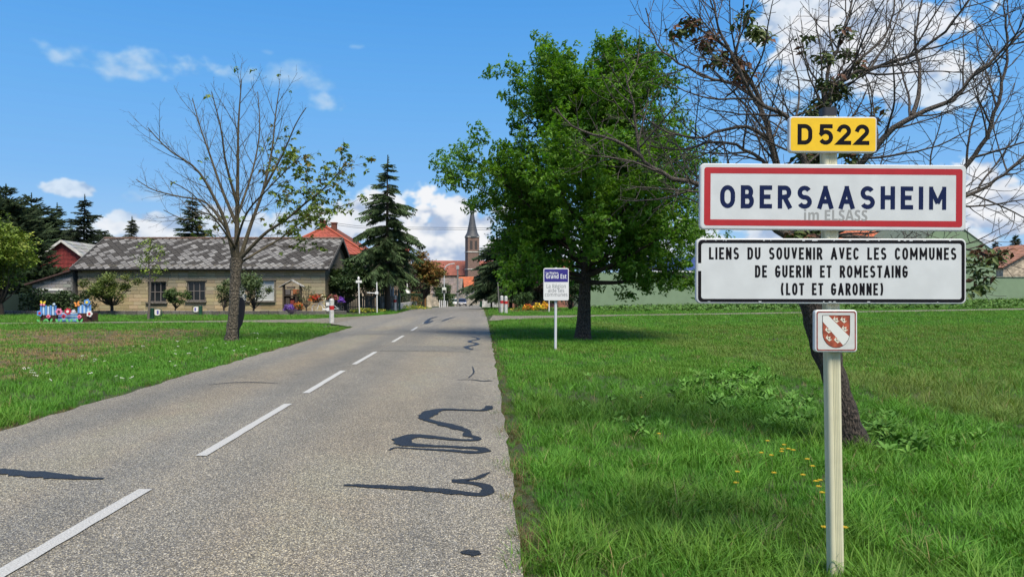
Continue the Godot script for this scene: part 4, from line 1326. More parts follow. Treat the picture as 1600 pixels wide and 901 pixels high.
func green_side() -> void:
	var d := 66.0
	var green := textured(Color(0.19, 0.275, 0.175), "grime", Vector3(0.25, 0.25, 0.25), 0.9)
	var xa := xat(922, d); var xb := xat(1500, d)
	var gw := thing("green_wall", "long plain green rendered wall behind the meadow", "wall", Vector3(0, 0, -d))
	var mb := MB.new()
	var ytop := 3.02
	mb.box(Vector3((xa + xb) * 0.5, ytop * 0.5 - 0.3, -0.2), Vector3(xb - xa, ytop + 0.6, 0.4))
	mb.box(Vector3(xb + 12.05, 2.58 * 0.5 - 0.3, -0.15), Vector3(24.0, 2.58 + 0.6, 0.3))
	put("render_wall", mb, green, gw)
	var cp := MB.new()
	cp.box(Vector3(xb + 12.6, 2.62, -0.15), Vector3(22.9, 0.08, 0.42))
	put("coping", cp, textured(Color(0.3, 0.32, 0.26), "cloudy", Vector3(1, 1, 1), 0.9), gw)
	# shed with blue tiled roof whose eave shows above the wall
	var bx := xat(1015, d); var ex := xat(1300, d)
	var s := thing("blue_roofed_shed", "shed with glossy blue tiled roof showing above the green wall", "building", Vector3((bx + ex) * 0.5, 0, -d - 0.45))
	var hw := (ex - bx) * 0.5
	var wb := MB.new()
	wb.box(Vector3(0, 1.5, -3.6), Vector3(hw * 2 - 0.6, 3.3, 6.0))
	put("wall", wb, green, s)
	var rf := MB.new(); var tl := MB.new()
	var a := Vector3(-hw, yat(419.5, d), 0.75); var b := Vector3(hw, yat(419.5, d), 0.75); var c := Vector3(hw, 4.6, -4.0); var e := Vector3(-hw, 4.6, -4.0)
	plane_slab(rf, a, b, c, e, 0.12)
	plane_slab(rf, Vector3(hw, 3.1, -7.5), Vector3(-hw, 3.1, -7.5), e, c, 0.12)
	tile_plane(tl, a, b, c, e, 0.36, 0.4, Color(0.055, 0.085, 0.22), 0.2)
	var rn := put("roof", rf, paint(Color(0.05, 0.06, 0.1), 0.6), s)
	put("roof_tiles", tl, tinted(0.45), rn).set_meta("kind", "stuff")
	var gt := MB.new()
	gt.box((a + b) * 0.5 + Vector3(0, -0.1, 0.07), Vector3(hw * 2, 0.14, 0.12))
	put("gutter", gt, paint(Color(0.6, 0.62, 0.62), 0.4), s)
	# gabled hall
	var hx := xat(1490, d)
	var h := thing("green_hall", "gabled green rendered hall rising above the wall beside the sign", "building", Vector3(hx, 0, -d - 0.42))
	var w := (xat(1562, d) - hx)
	var he := yat(392, d); var hr := yat(339, d)
	var hb := MB.new()
	hb.slab(PackedVector2Array([Vector2(-w, -0.3), Vector2(w, -0.3), Vector2(w, he), Vector2(0, hr), Vector2(-w, he)]), Transform3D(), -12.0, 0.0)
	put("wall", hb, green, h)
	var hf := MB.new()
	plane_slab(hf, Vector3(-w - 0.1, he - 0.02, -12.2), Vector3(-w - 0.1, he - 0.02, 0.06), Vector3(0, hr + 0.06, 0.06), Vector3(0, hr + 0.06, -12.2), 0.05)
	plane_slab(hf, Vector3(w + 0.1, he - 0.02, 0.06), Vector3(w + 0.1, he - 0.02, -12.2), Vector3(0, hr + 0.06, -12.2), Vector3(0, hr + 0.06, 0.06), 0.05)
	put("roof", hf, textured(Color(0.2, 0.24, 0.17), "cloudy", Vector3(1, 1, 1), 0.85), h)
	# orange roof in the gap between the plates
	house("orange_roofed_farmhouse", "farmhouse with orange tiled roof glimpsed between the sign plates", on(1370, 80), 0.0, 9.5, 8, 5.4, 8.6, true, mats.cream, Color(0.42, 0.12, 0.055), [[-2.5, 3.0, 1, 1.3], [2.5, 3.0, 1, 1.3]], 0.42)
	house("beige_gabled_house", "beige gabled house end standing beyond the low green wall", on(1632, 95), 0.0, 10.5, 9, 3.6, 6.6, false, mats.cream, Color(0.33, 0.16, 0.1), [[0, 3.2, 1.0, 1.2]], 0.45)

# ------------------------------------------------------------------ plants
func leaf_cluster(n: int, size: float, spread: float, droop: float, slim: float, seed_: int) -> ArrayMesh:
	var r := RandomNumberGenerator.new()
	r.seed = seed_
	var mb := MB.new()
	for i in n:
		var a := r.randf() * TAU
		var dir := Vector3(cos(a), r.randf_range(-droop - 0.25, 0.45 - droop), sin(a)).normalized()
		var base := Vector3(r.randf_range(-1, 1), r.randf_range(-0.7, 0.7), r.randf_range(-1, 1)) * spread
		var l := size * r.randf_range(0.75, 1.2)
		var side := dir.cross(Vector3.UP.rotated(dir, r.randf_range(-0.7, 0.7))).normalized()
		var up := side.cross(dir)
		var k := r.randf_range(0.75, 1.25)
		mb.col = Color(k, k, k)
		var mid := base + dir * l * 0.48 + up * l * 0.05
		var tip := base + dir * l - up * l * 0.1
		var le := mid + side * l * slim * 0.5 + up * l * 0.07
		var ri := mid - side * l * slim * 0.5 + up * l * 0.07
		mb.tri(base, mid, le); mb.tri(mid, tip, le)
		mb.tri(base, ri, mid); mb.tri(mid, ri, tip)
	return mb.mesh()
func needle_spray(seed_: int, hang: float) -> ArrayMesh:  # a flat conifer twig one metre long along +x
	var r := RandomNumberGenerator.new()
	r.seed = seed_
	var mb := MB.new()
	mb.col = Color(0.35, 0.3, 0.25)
	mb.tube(PackedVector3Array([Vector3.ZERO, Vector3(0.5, 0.02, 0), Vector3(1, -0.04, 0)]), PackedFloat32Array([0.014, 0.01, 0.003]), 3)
	for i in 17:
		var t := 0.03 + i * 0.06
		for s in [-1.0, 1.0]:
			var l := (0.4 - 0.24 * t) * r.randf_range(0.6, 1.15)
			var a := Vector3(t, 0, 0)
			var b := a + Vector3(l * r.randf_range(0.5, 0.8), -l * hang * r.randf_range(0.3, 1.2), s * l * r.randf_range(0.6, 0.85))
			var k := r.randf_range(0.7, 1.3)
			mb.col = Color(k, k, k)
			var w := Vector3(0.028, 0.016, 0) * r.randf_range(0.8, 1.3)
			var m := a.lerp(b, 0.55) + Vector3(0, 0.02, 0)
			mb.tri(a - w * 0.6, m - w, m + w); mb.tri(a - w * 0.6, m + w, a + w * 0.6)
			mb.tri(m - w, b, m + w)
			var u := Vector3(0, 0.03, 0) * r.randf_range(0.6, 1.3)
			mb.tri(a - u, b, a + u)
	return mb.mesh()
func grass_tuft(n: int, spread: float, h: float, wide: float, lean: float, segs: int, seed_: int) -> ArrayMesh:
	var r := RandomNumberGenerator.new()
	r.seed = seed_
	var mb := MB.new()
	for i in n:
		var p := Vector3(r.randfn(0, 0.5) * spread, -0.01, r.randfn(0, 0.5) * spread)
		var a := r.randf() * TAU
		var out := Vector3(cos(a), 0, sin(a))
		var side := Vector3(-sin(a), 0, cos(a)).rotated(Vector3.UP, r.randf_range(-0.6, 0.6))
		var l := h * r.randf_range(0.5, 1.15)
		var le := lean * r.randf_range(0.25, 1.5)
		var k := r.randf_range(0.7, 1.3)
		mb.col = Color(k * r.randf_range(0.9, 1.15), k, k * 0.95)
		var prev := p
		var pw := wide * r.randf_range(0.7, 1.3)
		for s in segs:
			var t := float(s + 1) / segs
			var q := p + Vector3.UP * l * (t - 0.35 * le * t * t) + out * l * le * t * t
			var w := pw * (1.0 - 0.75 * t) if s < segs - 1 else 0.0
			var w0 := pw * (1.0 - 0.75 * (t - 1.0 / segs)) if s > 0 else pw * 0.8
			if w > 0: mb.quad(prev - side * w0, prev + side * w0, q + side * w, q - side * w)
			else: mb.tri(prev - side * w0, prev + side * w0, q)
			prev = q
	return mb.mesh()
func curve(pts: Array, step: float) -> PackedVector3Array:
	var c := Curve3D.new()
	for i in pts.size():
		var p: Vector3 = pts[i]
		var t: Vector3 = (pts[mini(i + 1, pts.size() - 1)] - pts[maxi(i - 1, 0)]) * 0.17
		c.add_point(p, -t, t)
	var l := c.get_baked_length()
	var n := maxi(3, int(l / step))
	var o := PackedVector3Array()
	for i in n + 1: o.append(c.sample_baked(l * i / n, true))
	return o
# a limb and, from it, ever finer ones. "set" gives per level: shoots a metre, length against the parent, angle, wobble, lift
func grow(mb: MB, tips: Array, pts: PackedVector3Array, r0: float, r1: float, level: int, set_: Dictionary) -> void:
	var n := pts.size()
	var rad := PackedFloat32Array()
	for i in n: rad.append(lerpf(r0, r1, pow(float(i) / (n - 1), 0.8)))
	mb.tube(pts, rad, [9, 7, 5, 4, 3][mini(level, 4)], level < 2)
	var length := 0.0
	for i in n - 1: length += pts[i].distance_to(pts[i + 1])
	if level >= set_.leafy:
		for i in range(1 if level > 1 else int(n * 0.5), n): tips.append([pts[i], (pts[i] - pts[i - 1]).normalized(), level])
	if level >= set_.levels: return
	var k: int = int(round(length * set_.rate[level] * rnd(0.85, 1.15)))
	var spin := rnd(0, TAU)
	for j in k:
		var t: float = lerpf(set_.from[level], 0.98, (j + rnd(0.1, 0.9)) / k)
		var f := t * (n - 1)
		var i := mini(int(f), n - 2)
		var p := pts[i].lerp(pts[i + 1], f - i)
		var dir := (pts[i + 1] - pts[i]).normalized()
		spin += 2.4 + rnd(-0.5, 0.5)
		var across := dir.cross(Vector3.UP if absf(dir.y) < 0.9 else Vector3.RIGHT).normalized().rotated(dir, spin)
		var ang: float = deg_to_rad(set_.angle[level] * rnd(0.75, 1.25))
		var cd := (dir * cos(ang) + across * sin(ang)).normalized()
		var cl: float = maxf(length * set_.ratio[level] * (1.15 - 0.6 * t) * rnd(0.55, 1.2), 0.08)
		if set_.has("most"): cl = minf(cl, set_.most[level])
		var cr: float = minf(lerpf(r0, r1, t) * 0.62, maxf(0.0035, cl * set_.thick))
		grow(mb, tips, wander(p, cd, cl, set_.step[level], set_.wob[level], set_.lift[level]), cr, maxf(0.0022, cr * 0.3), level + 1, set_)
func wander(p: Vector3, dir: Vector3, length: float, step: float, wob: float, lift: float) -> PackedVector3Array:
	var o := PackedVector3Array([p])
	var n := maxi(2, int(length / step))
	var d := dir
	for i in n:
		d = (d + rvec() * wob + Vector3.UP * lift).normalized()
		p += d * length / n
		o.append(p)
	return o
func turned(p: Vector3, s: float, tilt := 0.6) -> Transform3D:
	var b := Basis(Vector3.UP, rnd(0, TAU)) * Basis(Vector3(1, 0, 0), rnd(-tilt, tilt)) * Basis(Vector3(0, 0, 1), rnd(-tilt, tilt))
	return Transform3D(b.scaled(Vector3.ONE * s), p)

func dead_cherry() -> void:
	rng.seed = 401
	var t := thing("dying_cherry_tree", "nearly leafless old cherry tree with leaning trunk behind the town sign", "tree", on(1330, 7.16))
	var o := t.position
	var mb := MB.new()
	var tr := []
	for q in [[1331, 697, 7.16], [1327, 680, 7.16], [1308, 600, 7.17], [1286, 530, 7.2], [1267, 470, 7.2], [1250, 415, 7.2], [1240, 375, 7.2]]: tr.append(pt(q[0], q[1], q[2]) - o)
	var tp := curve(tr, 0.08)
	var rad := PackedFloat32Array()
	for i in tp.size():
		var f := float(i) / (tp.size() - 1)
		rad.append(0.118 + 0.085 * exp(-f * 14.0) + 0.018 * sin(i * 1.7) * 0.5 + 0.012 * sin(i * 0.6))
	mb.tube(tp, rad, 18, false)
	for i in mb.v.size():  # lumpy bark
		mb.v[i] += mb.n[i] * nz.get_noise_3d(mb.v[i].x * 160, mb.v[i].y * 70, mb.v[i].z * 160) * 0.03
	var bark := textured(Color(0.16, 0.125, 0.105), "bark", Vector3(4, 1.1, 4), 0.95, "bark_relief", 6.0)
	put("trunk", mb, bark, t)
	var limbs := [
		[0.085, [[1241, 378, 7.2], [1226, 310, 7.3], [1212, 245, 7.35], [1196, 183, 7.4], [1181, 140, 7.4], [1162, 106, 7.35], [1140, 75, 7.3], [1094, 41, 7.2], [1072, 15, 7.1]]],
		[0.06, [[1250, 350, 7.15], [1262, 270, 7.0], [1234, 186, 6.9], [1189, 158, 6.8], [1166, 124, 6.7], [1148, 92, 6.65], [1120, 30, 6.6], [1112, -30, 6.6]]],
		[0.075, [[1246, 375, 7.2], [1272, 290, 7.3], [1288, 160, 7.3], [1332, 113, 7.2], [1377, 100, 7.1], [1426, 83, 7.0], [1464, 57, 6.9], [1506, 11, 6.8], [1530, -30, 6.8]]],
		[0.055, [[1272, 300, 7.3], [1284, 200, 7.5], [1292, 120, 7.6], [1310, 70, 7.7], [1330, 5, 7.7], [1336, -60, 7.7]]],
		[0.075, [[1246, 378, 7.15], [1310, 290, 6.9], [1370, 226, 6.7], [1396, 200, 6.65], [1426, 177, 6.6], [1490, 151, 6.5], [1524, 113, 6.45], [1551, 90, 6.4], [1600, 46, 6.3], [1650, 10, 6.2]]],
		[0.07, [[1248, 385, 7.25], [1340, 345, 7.3], [1430, 325, 7.3], [1513, 302, 7.3], [1566, 272, 7.3], [1602, 241, 7.3], [1660, 190, 7.2]]],
		[0.05, [[1430, 325, 7.3], [1490, 280, 7.15], [1540, 215, 7.0], [1562, 150, 6.9], [1575, 70, 6.9], [1570, -10, 6.9]]],
		[0.07, [[1240, 372, 7.2], [1180, 330, 7.1], [1120, 296, 7.0], [1091, 284, 6.95], [1049, 274, 6.9], [1019, 259, 6.85], [1001, 240, 6.8], [994, 190, 6.75], [986, 140, 6.7], [976, 112, 6.7]]],
		[0.03, [[1003, 243, 6.8], [985, 228, 6.75], [959, 215, 6.7], [917, 203, 6.65], [892, 193, 6.6], [868, 165, 6.6]]],
		[0.045, [[1236, 345, 7.25], [1214, 275, 7.4], [1169, 233, 7.5], [1135, 219, 7.5], [1102, 221, 7.55], [1060, 232, 7.6], [1010, 222, 7.6]]],
		[0.035, [[1206, 222, 7.36], [1170, 196, 7.3], [1130, 199, 7.2], [1088, 214, 7.1], [1040, 200, 7.0], [1000, 175, 7.0]]],
		[0.04, [[1290, 150, 7.3], [1340, 95, 7.5], [1390, 40, 7.7], [1400, -30, 7.7]]],
		[0.04, [[1245, 372, 7.2], [1290, 365, 6.9], [1400, 372, 6.7], [1500, 385, 6.6], [1530, 390, 6.55], [1575, 405, 6.5]]],
		[0.035, [[1190, 165, 7.4], [1150, 130, 7.7], [1090, 110, 7.9], [1030, 70, 8.0], [1010, 10, 8.0]]],
		[0.035, [[1426, 177, 6.6], [1440, 120, 6.7], [1430, 60, 6.8], [1445, -20, 6.8]]]]
	var lm := MB.new()
	var tips := []
	var set_ := {"levels": 3, "leafy": 9, "rate": [6.5, 9.0, 6.0], "from": [0.22, 0.12, 0.1], "ratio": [0.42, 0.5, 0.45], "angle": [48, 52, 50], "wob": [0.16, 0.2, 0.22], "lift": [0.05, 0.05, 0.03], "step": [0.08, 0.06, 0.05], "thick": 0.0135, "most": [0.95, 0.4, 0.15]}
	for l in limbs:
		var p := []
		for q in l[1]: p.append(pt(q[0], q[1], q[2]) - o)
		var cp := curve(p, 0.1)
		for i in range(1, cp.size()): cp[i] += rvec() * 0.012
		grow(lm, tips, cp, l[0] * 0.64, 0.006, 0, set_)
	put("branches", lm, textured(Color(0.24, 0.205, 0.18), "bark", Vector3(6, 3, 6), 0.95, "bark_relief", 2.0), t)
	# a few hanging bunches of leaves, some already brown
	var bunches := [[1078, 35, 7.15, 30, 1], [1105, 60, 7.2, 26, 1], [1125, 88, 7.25, 30, 1], [1155, 95, 7.3, 26, 1], [1168, 25, 6.8, 18, 0], [1180, 45, 6.8, 16, 0], [1190, 55, 6.8, 10, 0], [1160, 115, 7.3, 22, 1], [1060, 50, 7.1, 14, 1], [1300, 130, 7.3, 34, 0], [1288, 165, 7.3, 30, 0],
		[1315, 140, 7.3, 22, 0], [1290, 85, 7.6, 16, 0], [1320, 45, 7.7, 18, 0], [1322, 82, 7.7, 16, 0], [1265, 170, 7.1, 20, 0], [1262, 60, 7.5, 8, 0], [1280, 235, 7.3, 40, 0], [1330, 240, 7.2, 26, 0], [1370, 178, 7.1, 8, 1], [1258, 245, 7.2, 20, 0],
		[1532, 395, 6.55, 14, 1], [1555, 398, 6.5, 10, 1], [1522, 410, 6.55, 9, 0], [1538, 420, 6.5, 7, 0], [1526, 440, 6.5, 7, 0], [1535, 445, 6.5, 6, 0], [1568, 402, 6.5, 7, 1], [1250, 365, 7.1, 26, 0], [1275, 362, 7.0, 20, 0], [1345, 100, 7.2, 12, 0]]
	var xf := []; var cs := []
	for b in bunches:
		for i in b[3]:
			var p := pt(b[0] + rng.randfn(0, 8), b[1] + rng.randfn(0, 7), b[2] + rnd(-0.15, 0.15)) - o
			xf.append(turned(p, rnd(0.8, 1.25), 0.5))
			cs.append(shade_of(Color(0.075, 0.11, 0.03), 0.3) if rnd(0, 1) > (0.55 if b[4] else 0.1) else shade_of(Color(0.15, 0.075, 0.045), 0.3))
	scatter("leaves", leaf_cluster(3, 0.085, 0.02, 0.75, 0.42, 5), xf, cs, leaf_paint(0.5, 0.35), t)

func bare_cherry() -> void:
	rng.seed = 77
	var t := thing("bare_cherry_tree", "almost bare cherry tree with green leaves left on one side", "tree", on(361, 21.8))
	var o := t.position
	var mb := MB.new()
	var tr := []
	for q in [[361, 531], [361, 524], [365, 480], [367, 440], [369, 400]]: tr.append(pt(q[0], q[1], 21.8) - o)
	var tp := curve(tr, 0.12)
	var rad := PackedFloat32Array()
	for i in tp.size(): rad.append(0.148 + 0.085 * exp(-i * 0.55) + 0.008 * sin(i * 1.9) + (0.03 if i > tp.size() - 4 else 0.0))
	mb.tube(tp, rad, 14, false)
	for i in mb.v.size(): mb.v[i] += mb.n[i] * nz.get_noise_3d(mb.v[i].x * 120, mb.v[i].y * 60, mb.v[i].z * 120) * 0.035
	put("trunk", mb, textured(Color(0.29, 0.245, 0.185), "bark", Vector3(1.6, 0.9, 1.6), 0.95, "bark_relief", 6.0), t)
	var limbs := [
		[0.11, [[369, 405, 21.8], [370, 330, 21.8], [371, 260, 21.8], [372, 190, 21.7], [377, 120, 21.6]]],
		[0.09, [[366, 405, 21.8], [352, 346, 21.5], [333, 304, 21.3], [306, 261, 21.0], [262, 230, 20.7], [230, 196, 20.5]]],
		[0.05, [[356, 360, 21.6], [322, 314, 21.9], [280, 304, 22.2], [240, 294, 22.4], [212, 277, 22.6]]],
		[0.07, [[368, 345, 21.8], [345, 290, 22.2], [326, 235, 22.4], [312, 195, 22.6], [300, 150, 22.7]]],
		[0.06, [[371, 320, 21.8], [352, 250, 21.3], [345, 200, 21.0], [330, 140, 20.8]]],
		[0.085, [[374, 403, 21.8], [392, 346, 21.9], [411, 293, 22.0], [424, 234, 22.1], [430, 176, 22.2], [436, 135, 22.2]]],
		[0.05, [[413, 290, 22.0], [440, 240, 21.8], [462, 190, 21.6], [478, 165, 21.5]]],
		[0.075, [[376, 400, 21.8], [413, 362, 21.5], [445, 341, 21.3], [477, 314, 21.1], [509, 288, 21.0], [541, 252, 20.9]]],
		[0.05, [[374, 408, 21.8], [413, 384, 22.2], [440, 368, 22.5], [466, 346, 22.7], [505, 330, 22.9], [545, 315, 23.0]]],
		[0.05, [[372, 330, 21.8], [395, 260, 22.6], [405, 200, 23.0], [402, 140, 23.2]]],
		[0.05, [[368, 390, 21.8], [350, 350, 23.0], [320, 330, 23.8], [290, 340, 24.3], [255, 325, 24.6]]],
		[0.05, [[368, 380, 21.8], [385, 330, 20.6], [420, 290, 19.8], [470, 240, 19.4]]],
		[0.045, [[368, 385, 21.8], [340, 345, 20.6], [300, 300, 20.0], [265, 280, 19.6]]]]
	var lm := MB.new()
	var tips := []
	var set_ := {"levels": 3, "leafy": 1, "rate": [3.3, 4.6, 3.4], "from": [0.2, 0.12, 0.1], "ratio": [0.36, 0.42, 0.4], "angle": [38, 42, 42], "wob": [0.07, 0.09, 0.1], "lift": [0.09, 0.09, 0.06], "step": [0.2, 0.15, 0.1], "thick": 0.0095, "most": [1.5, 0.7, 0.3]}
	for l in limbs:
		var p := []
		for q in l[1]: p.append(pt(q[0], q[1], q[2]) - o)
		grow(lm, tips, curve(p, 0.3), l[0] * 0.82, 0.012, 0, set_)
	put("branches", lm, textured(Color(0.2, 0.17, 0.11), "bark", Vector3(2, 2, 2), 0.95), t)
	var xf := []; var cs := []
	for q in tips:
		var w: Vector3 = q[0] + o
		var px: float = 800.0 + w.x / -w.z * 1150.0
		var py: float = 449.0 - (w.y - EYE) / -w.z * 1150.0
		var dens := 0.004
		if py > 190 and px > 405: dens = smoothstep(395, 480, px) * smoothstep(170, 290, py) * 0.75
		if py > 335 and px > 300: dens = maxf(dens, 0.16)
		if rnd(0, 1) > dens: continue
		xf.append(turned(q[0] + rvec() * 0.07, rnd(0.8, 1.3), 0.6))
		cs.append(shade_of(Color(0.15, 0.22, 0.04), 0.3) if rnd(0, 1) < 0.85 else shade_of(Color(0.2, 0.16, 0.04), 0.3))
	scatter("leaves", leaf_cluster(5, 0.125, 0.07, 0.35, 0.55, 9), xf, cs, leaf_paint(0.5, 0.7), t)

func leafy_cherry() -> void:
	rng.seed = 1203
	var t := thing("leafy_cherry_tree", "full green cherry tree standing behind the blue and white sign", "tree", on(911, 22.4))
	var o := t.position
	var mb := MB.new()
	var tr := []
	for q in [[911, 529], [911, 522], [913, 480], [915, 435], [917, 400], [918, 330], [917, 240], [920, 150], [924, 100], [928, 78]]: tr.append(pt(q[0], q[1], 22.4) - o)
	var tp := curve(tr, 0.16)
	var rad := PackedFloat32Array()
	for i in tp.size():
		var f := float(i) / (tp.size() - 1)
		rad.append(maxf(0.02, 0.2 * (1.0 - f) * (1.0 if f > 0.2 else 1.1) + 0.08 * exp(-i * 0.6)))
	mb.tube(tp, rad, 14, false)
	for i in mb.v.size(): mb.v[i] += mb.n[i] * nz.get_noise_3d(mb.v[i].x * 120, mb.v[i].y * 60, mb.v[i].z * 120) * 0.03
	put("trunk", mb, textured(Color(0.16, 0.13, 0.105), "bark", Vector3(1.8, 0.8, 1.8), 0.95, "bark_relief", 6.0), t)
	var lm := MB.new()
	var tips := []
	var set_ := {"levels": 2, "leafy": 0, "rate": [3.2, 4.2], "from": [0.2, 0.15], "ratio": [0.42, 0.45], "angle": [42, 45], "wob": [0.08, 0.1], "lift": [0.07, 0.05], "step": [0.16, 0.14], "thick": 0.011, "most": [1.2, 0.55]}
	var k := 0
	var hgt := 1.75
	while hgt < 7.5:
		var f := (hgt - 1.75) / 7.2
		var reach := edge([[0.0, 3.9], [0.12, 4.3], [0.25, 4.0], [0.45, 3.2], [0.6, 2.5], [0.75, 1.7], [0.88, 1.0], [1.0, 0.5]], f) * rnd(0.8, 1.08)
		var az := k * 2.399 + rnd(-0.3, 0.3)
		if cos(az) < -0.2 and f < 0.42: reach *= lerpf(1.0, 0.78, clampf((-cos(az) - 0.2) / 0.5, 0, 1))
		var dir := Vector3(cos(az), lerpf(0.1, 1.5, f) + rnd(-0.1, 0.12), sin(az)).normalized()
		if k % 5 == 0 and f < 0.4: dir.y -= 0.2
		var p := tp[0].lerp(tp[tp.size() - 1], 0)
		for i in tp.size():
			if tp[i].y <= hgt: p = tp[i]
		grow(lm, tips, wander(p, dir, reach / Vector2(dir.x, dir.z).length() * (0.9 if f < 0.5 else lerpf(0.9, 0.5, (f - 0.5) * 2.0)), 0.28, 0.06, 0.035), 0.028 + 0.055 * (1.0 - f), 0.012, 0, set_)
		hgt += lerpf(0.075, 0.13, f)
		k += 1
	for e in [[[915, 400], [850, 340], [790, 285], [728, 238]], [[915, 405], [840, 350], [770, 305], [698, 264]], [[915, 420], [980, 415], [1040, 420], [1075, 432]], [[915, 410], [990, 390], [1050, 375], [1098, 358]], [[915, 415], [860, 410], [810, 420], [785, 428]], [[916, 380], [860, 370], [815, 380], [785, 372]], [[920, 150], [948, 105], [966, 66]], [[920, 170], [890, 120], [866, 88]], [[918, 200], [840, 150], [800, 112]], [[918, 210], [980, 150], [1022, 108]]]:
		var p := []
		for i in e.size(): p.append(pt(e[i][0], e[i][1], 22.4 - 0.35 * i * (1 if k % 2 else -1)) - o)
		grow(lm, tips, curve(p, 0.2), 0.05, 0.012, 0, set_)
		k += 1
	for x in tp.size():
		if tp[x].y > 7.5: tips.append([tp[x], Vector3.UP, 1])
	put("branches", lm, textured(Color(0.12, 0.095, 0.075), "bark", Vector3(6, 4, 6), 0.95), t)
	var xf := []; var cs := []
	for q in tips:
		for j in 4:
			xf.append(turned(q[0] + rvec() * 0.16, rnd(0.8, 1.3), 0.7))
			cs.append(shade_of(Color(0.105, 0.235, 0.032), 0.25) if rnd(0, 1) < 0.7 else shade_of(Color(0.17, 0.32, 0.045), 0.2))
	scatter("leaves", leaf_cluster(5, 0.115, 0.08, 0.4, 0.5, 13), xf, cs, leaf_paint(0.5, 1.0), t)

func conifer(called: String, label: String, at: Vector3, height: float, wide: float, clear: float, colour: Color, hang: float, gaps: float, seed_: int, group := "", rise := 0.0, lean := 0.0) -> void:
	rng.seed = seed_
	var t := thing(called, label, "tree", at, 0, group)
	var mb := MB.new()
	var tp := curve([Vector3(0, -0.15, 0), Vector3(lean * 0.35, height * 0.45, 0.05), Vector3(lean, height * 0.98, 0)], height / 12.0)
	var rad := PackedFloat32Array()
	for i in tp.size(): rad.append(lerpf(0.018 * height + 0.03, 0.02, float(i) / (tp.size() - 1)))
	mb.tube(tp, rad, 9)
	put("trunk", mb, textured(Color(0.16, 0.125, 0.1), "bark", Vector3(5, 2, 5), 0.95, "bark_relief", 2.5), t)
	var lm := MB.new()
	var xf := []; var cs := []
	var y := clear
	while y < height * 0.985:
		var f := (y - clear) / (height - clear)
		var n := 4 + rng.randi() % 3
		var sp := rnd(0, TAU)
		for k in n:
			if rnd(0, 1) < gaps * (0.4 + f * 0.4): continue
			var az := sp + TAU * k / n + rnd(-0.35, 0.35)
			var l := wide * 0.5 * (pow(1.0 - f, 0.8) * (0.65 + 0.35 * smoothstep(0, 0.2, f)) + 0.05) * rnd(0.6, 1.2)
			var i0 := clampf((y + rnd(-0.2, 0.2)) / height * (tp.size() - 1), 0, tp.size() - 1.01)
			var p := tp[int(i0)].lerp(tp[int(i0) + 1], i0 - int(i0))
			var pts := PackedVector3Array()
			var out := Vector3(cos(az), 0, sin(az))
			var m := maxi(3, int(l / 0.35) + 1)
			for j in m + 1:
				var u := float(j) / m
				pts.append(p + out * l * u + Vector3(0, l * (rise + 0.18 * (1 - f)) * u - l * hang * 0.55 * u * u * (1.15 - f) + l * 0.12 * u * u * u, 0))
			var r2 := PackedFloat32Array()
			for j in m + 1: r2.append(lerpf(0.012 + 0.012 * l, 0.006, float(j) / m))
			lm.tube(pts, r2, 4, false)
			for j in range(1, m + 1):
				var dir := (pts[j] - pts[j - 1]).normalized()
				for s in ([-0.9, -0.3, 0.3, 0.9] if j < m else [-0.5, 0.0, 0.5]):
					var dd := dir.rotated(Vector3.UP, s + rnd(-0.25, 0.25))
					dd.y += rnd(-0.45, 0.2) - hang * 0.25
					dd = dd.normalized()
					var sc := clampf(l * 0.5, 0.4, 1.15) * rnd(0.7, 1.2)
					var up := Vector3.UP.rotated(dd, rnd(-0.5, 0.5))
					var zz := dd.cross(up).normalized()
					xf.append(Transform3D(Basis(dd, zz.cross(dd), zz).scaled(Vector3.ONE * sc), pts[j] - dir * 0.25 * sc))
					cs.append(shade_of(colour, 0.28))
		y += lerpf(0.36, 0.2, f) * clampf(height / 10.0, 0.6, 1.3)
	xf.append(Transform3D(Basis(Vector3.UP, Vector3.LEFT, Vector3.BACK).scaled(Vector3.ONE * 0.6), tp[tp.size() - 1] - Vector3(0, 0.3, 0)))
	cs.append(colour)
	put("branches", lm, textured(Color(0.13, 0.105, 0.085), "bark", Vector3(5, 5, 5), 0.95), t)
	scatter("needles", needle_spray(seed_, hang), xf, cs, leaf_paint(0.7, 0.15), t)

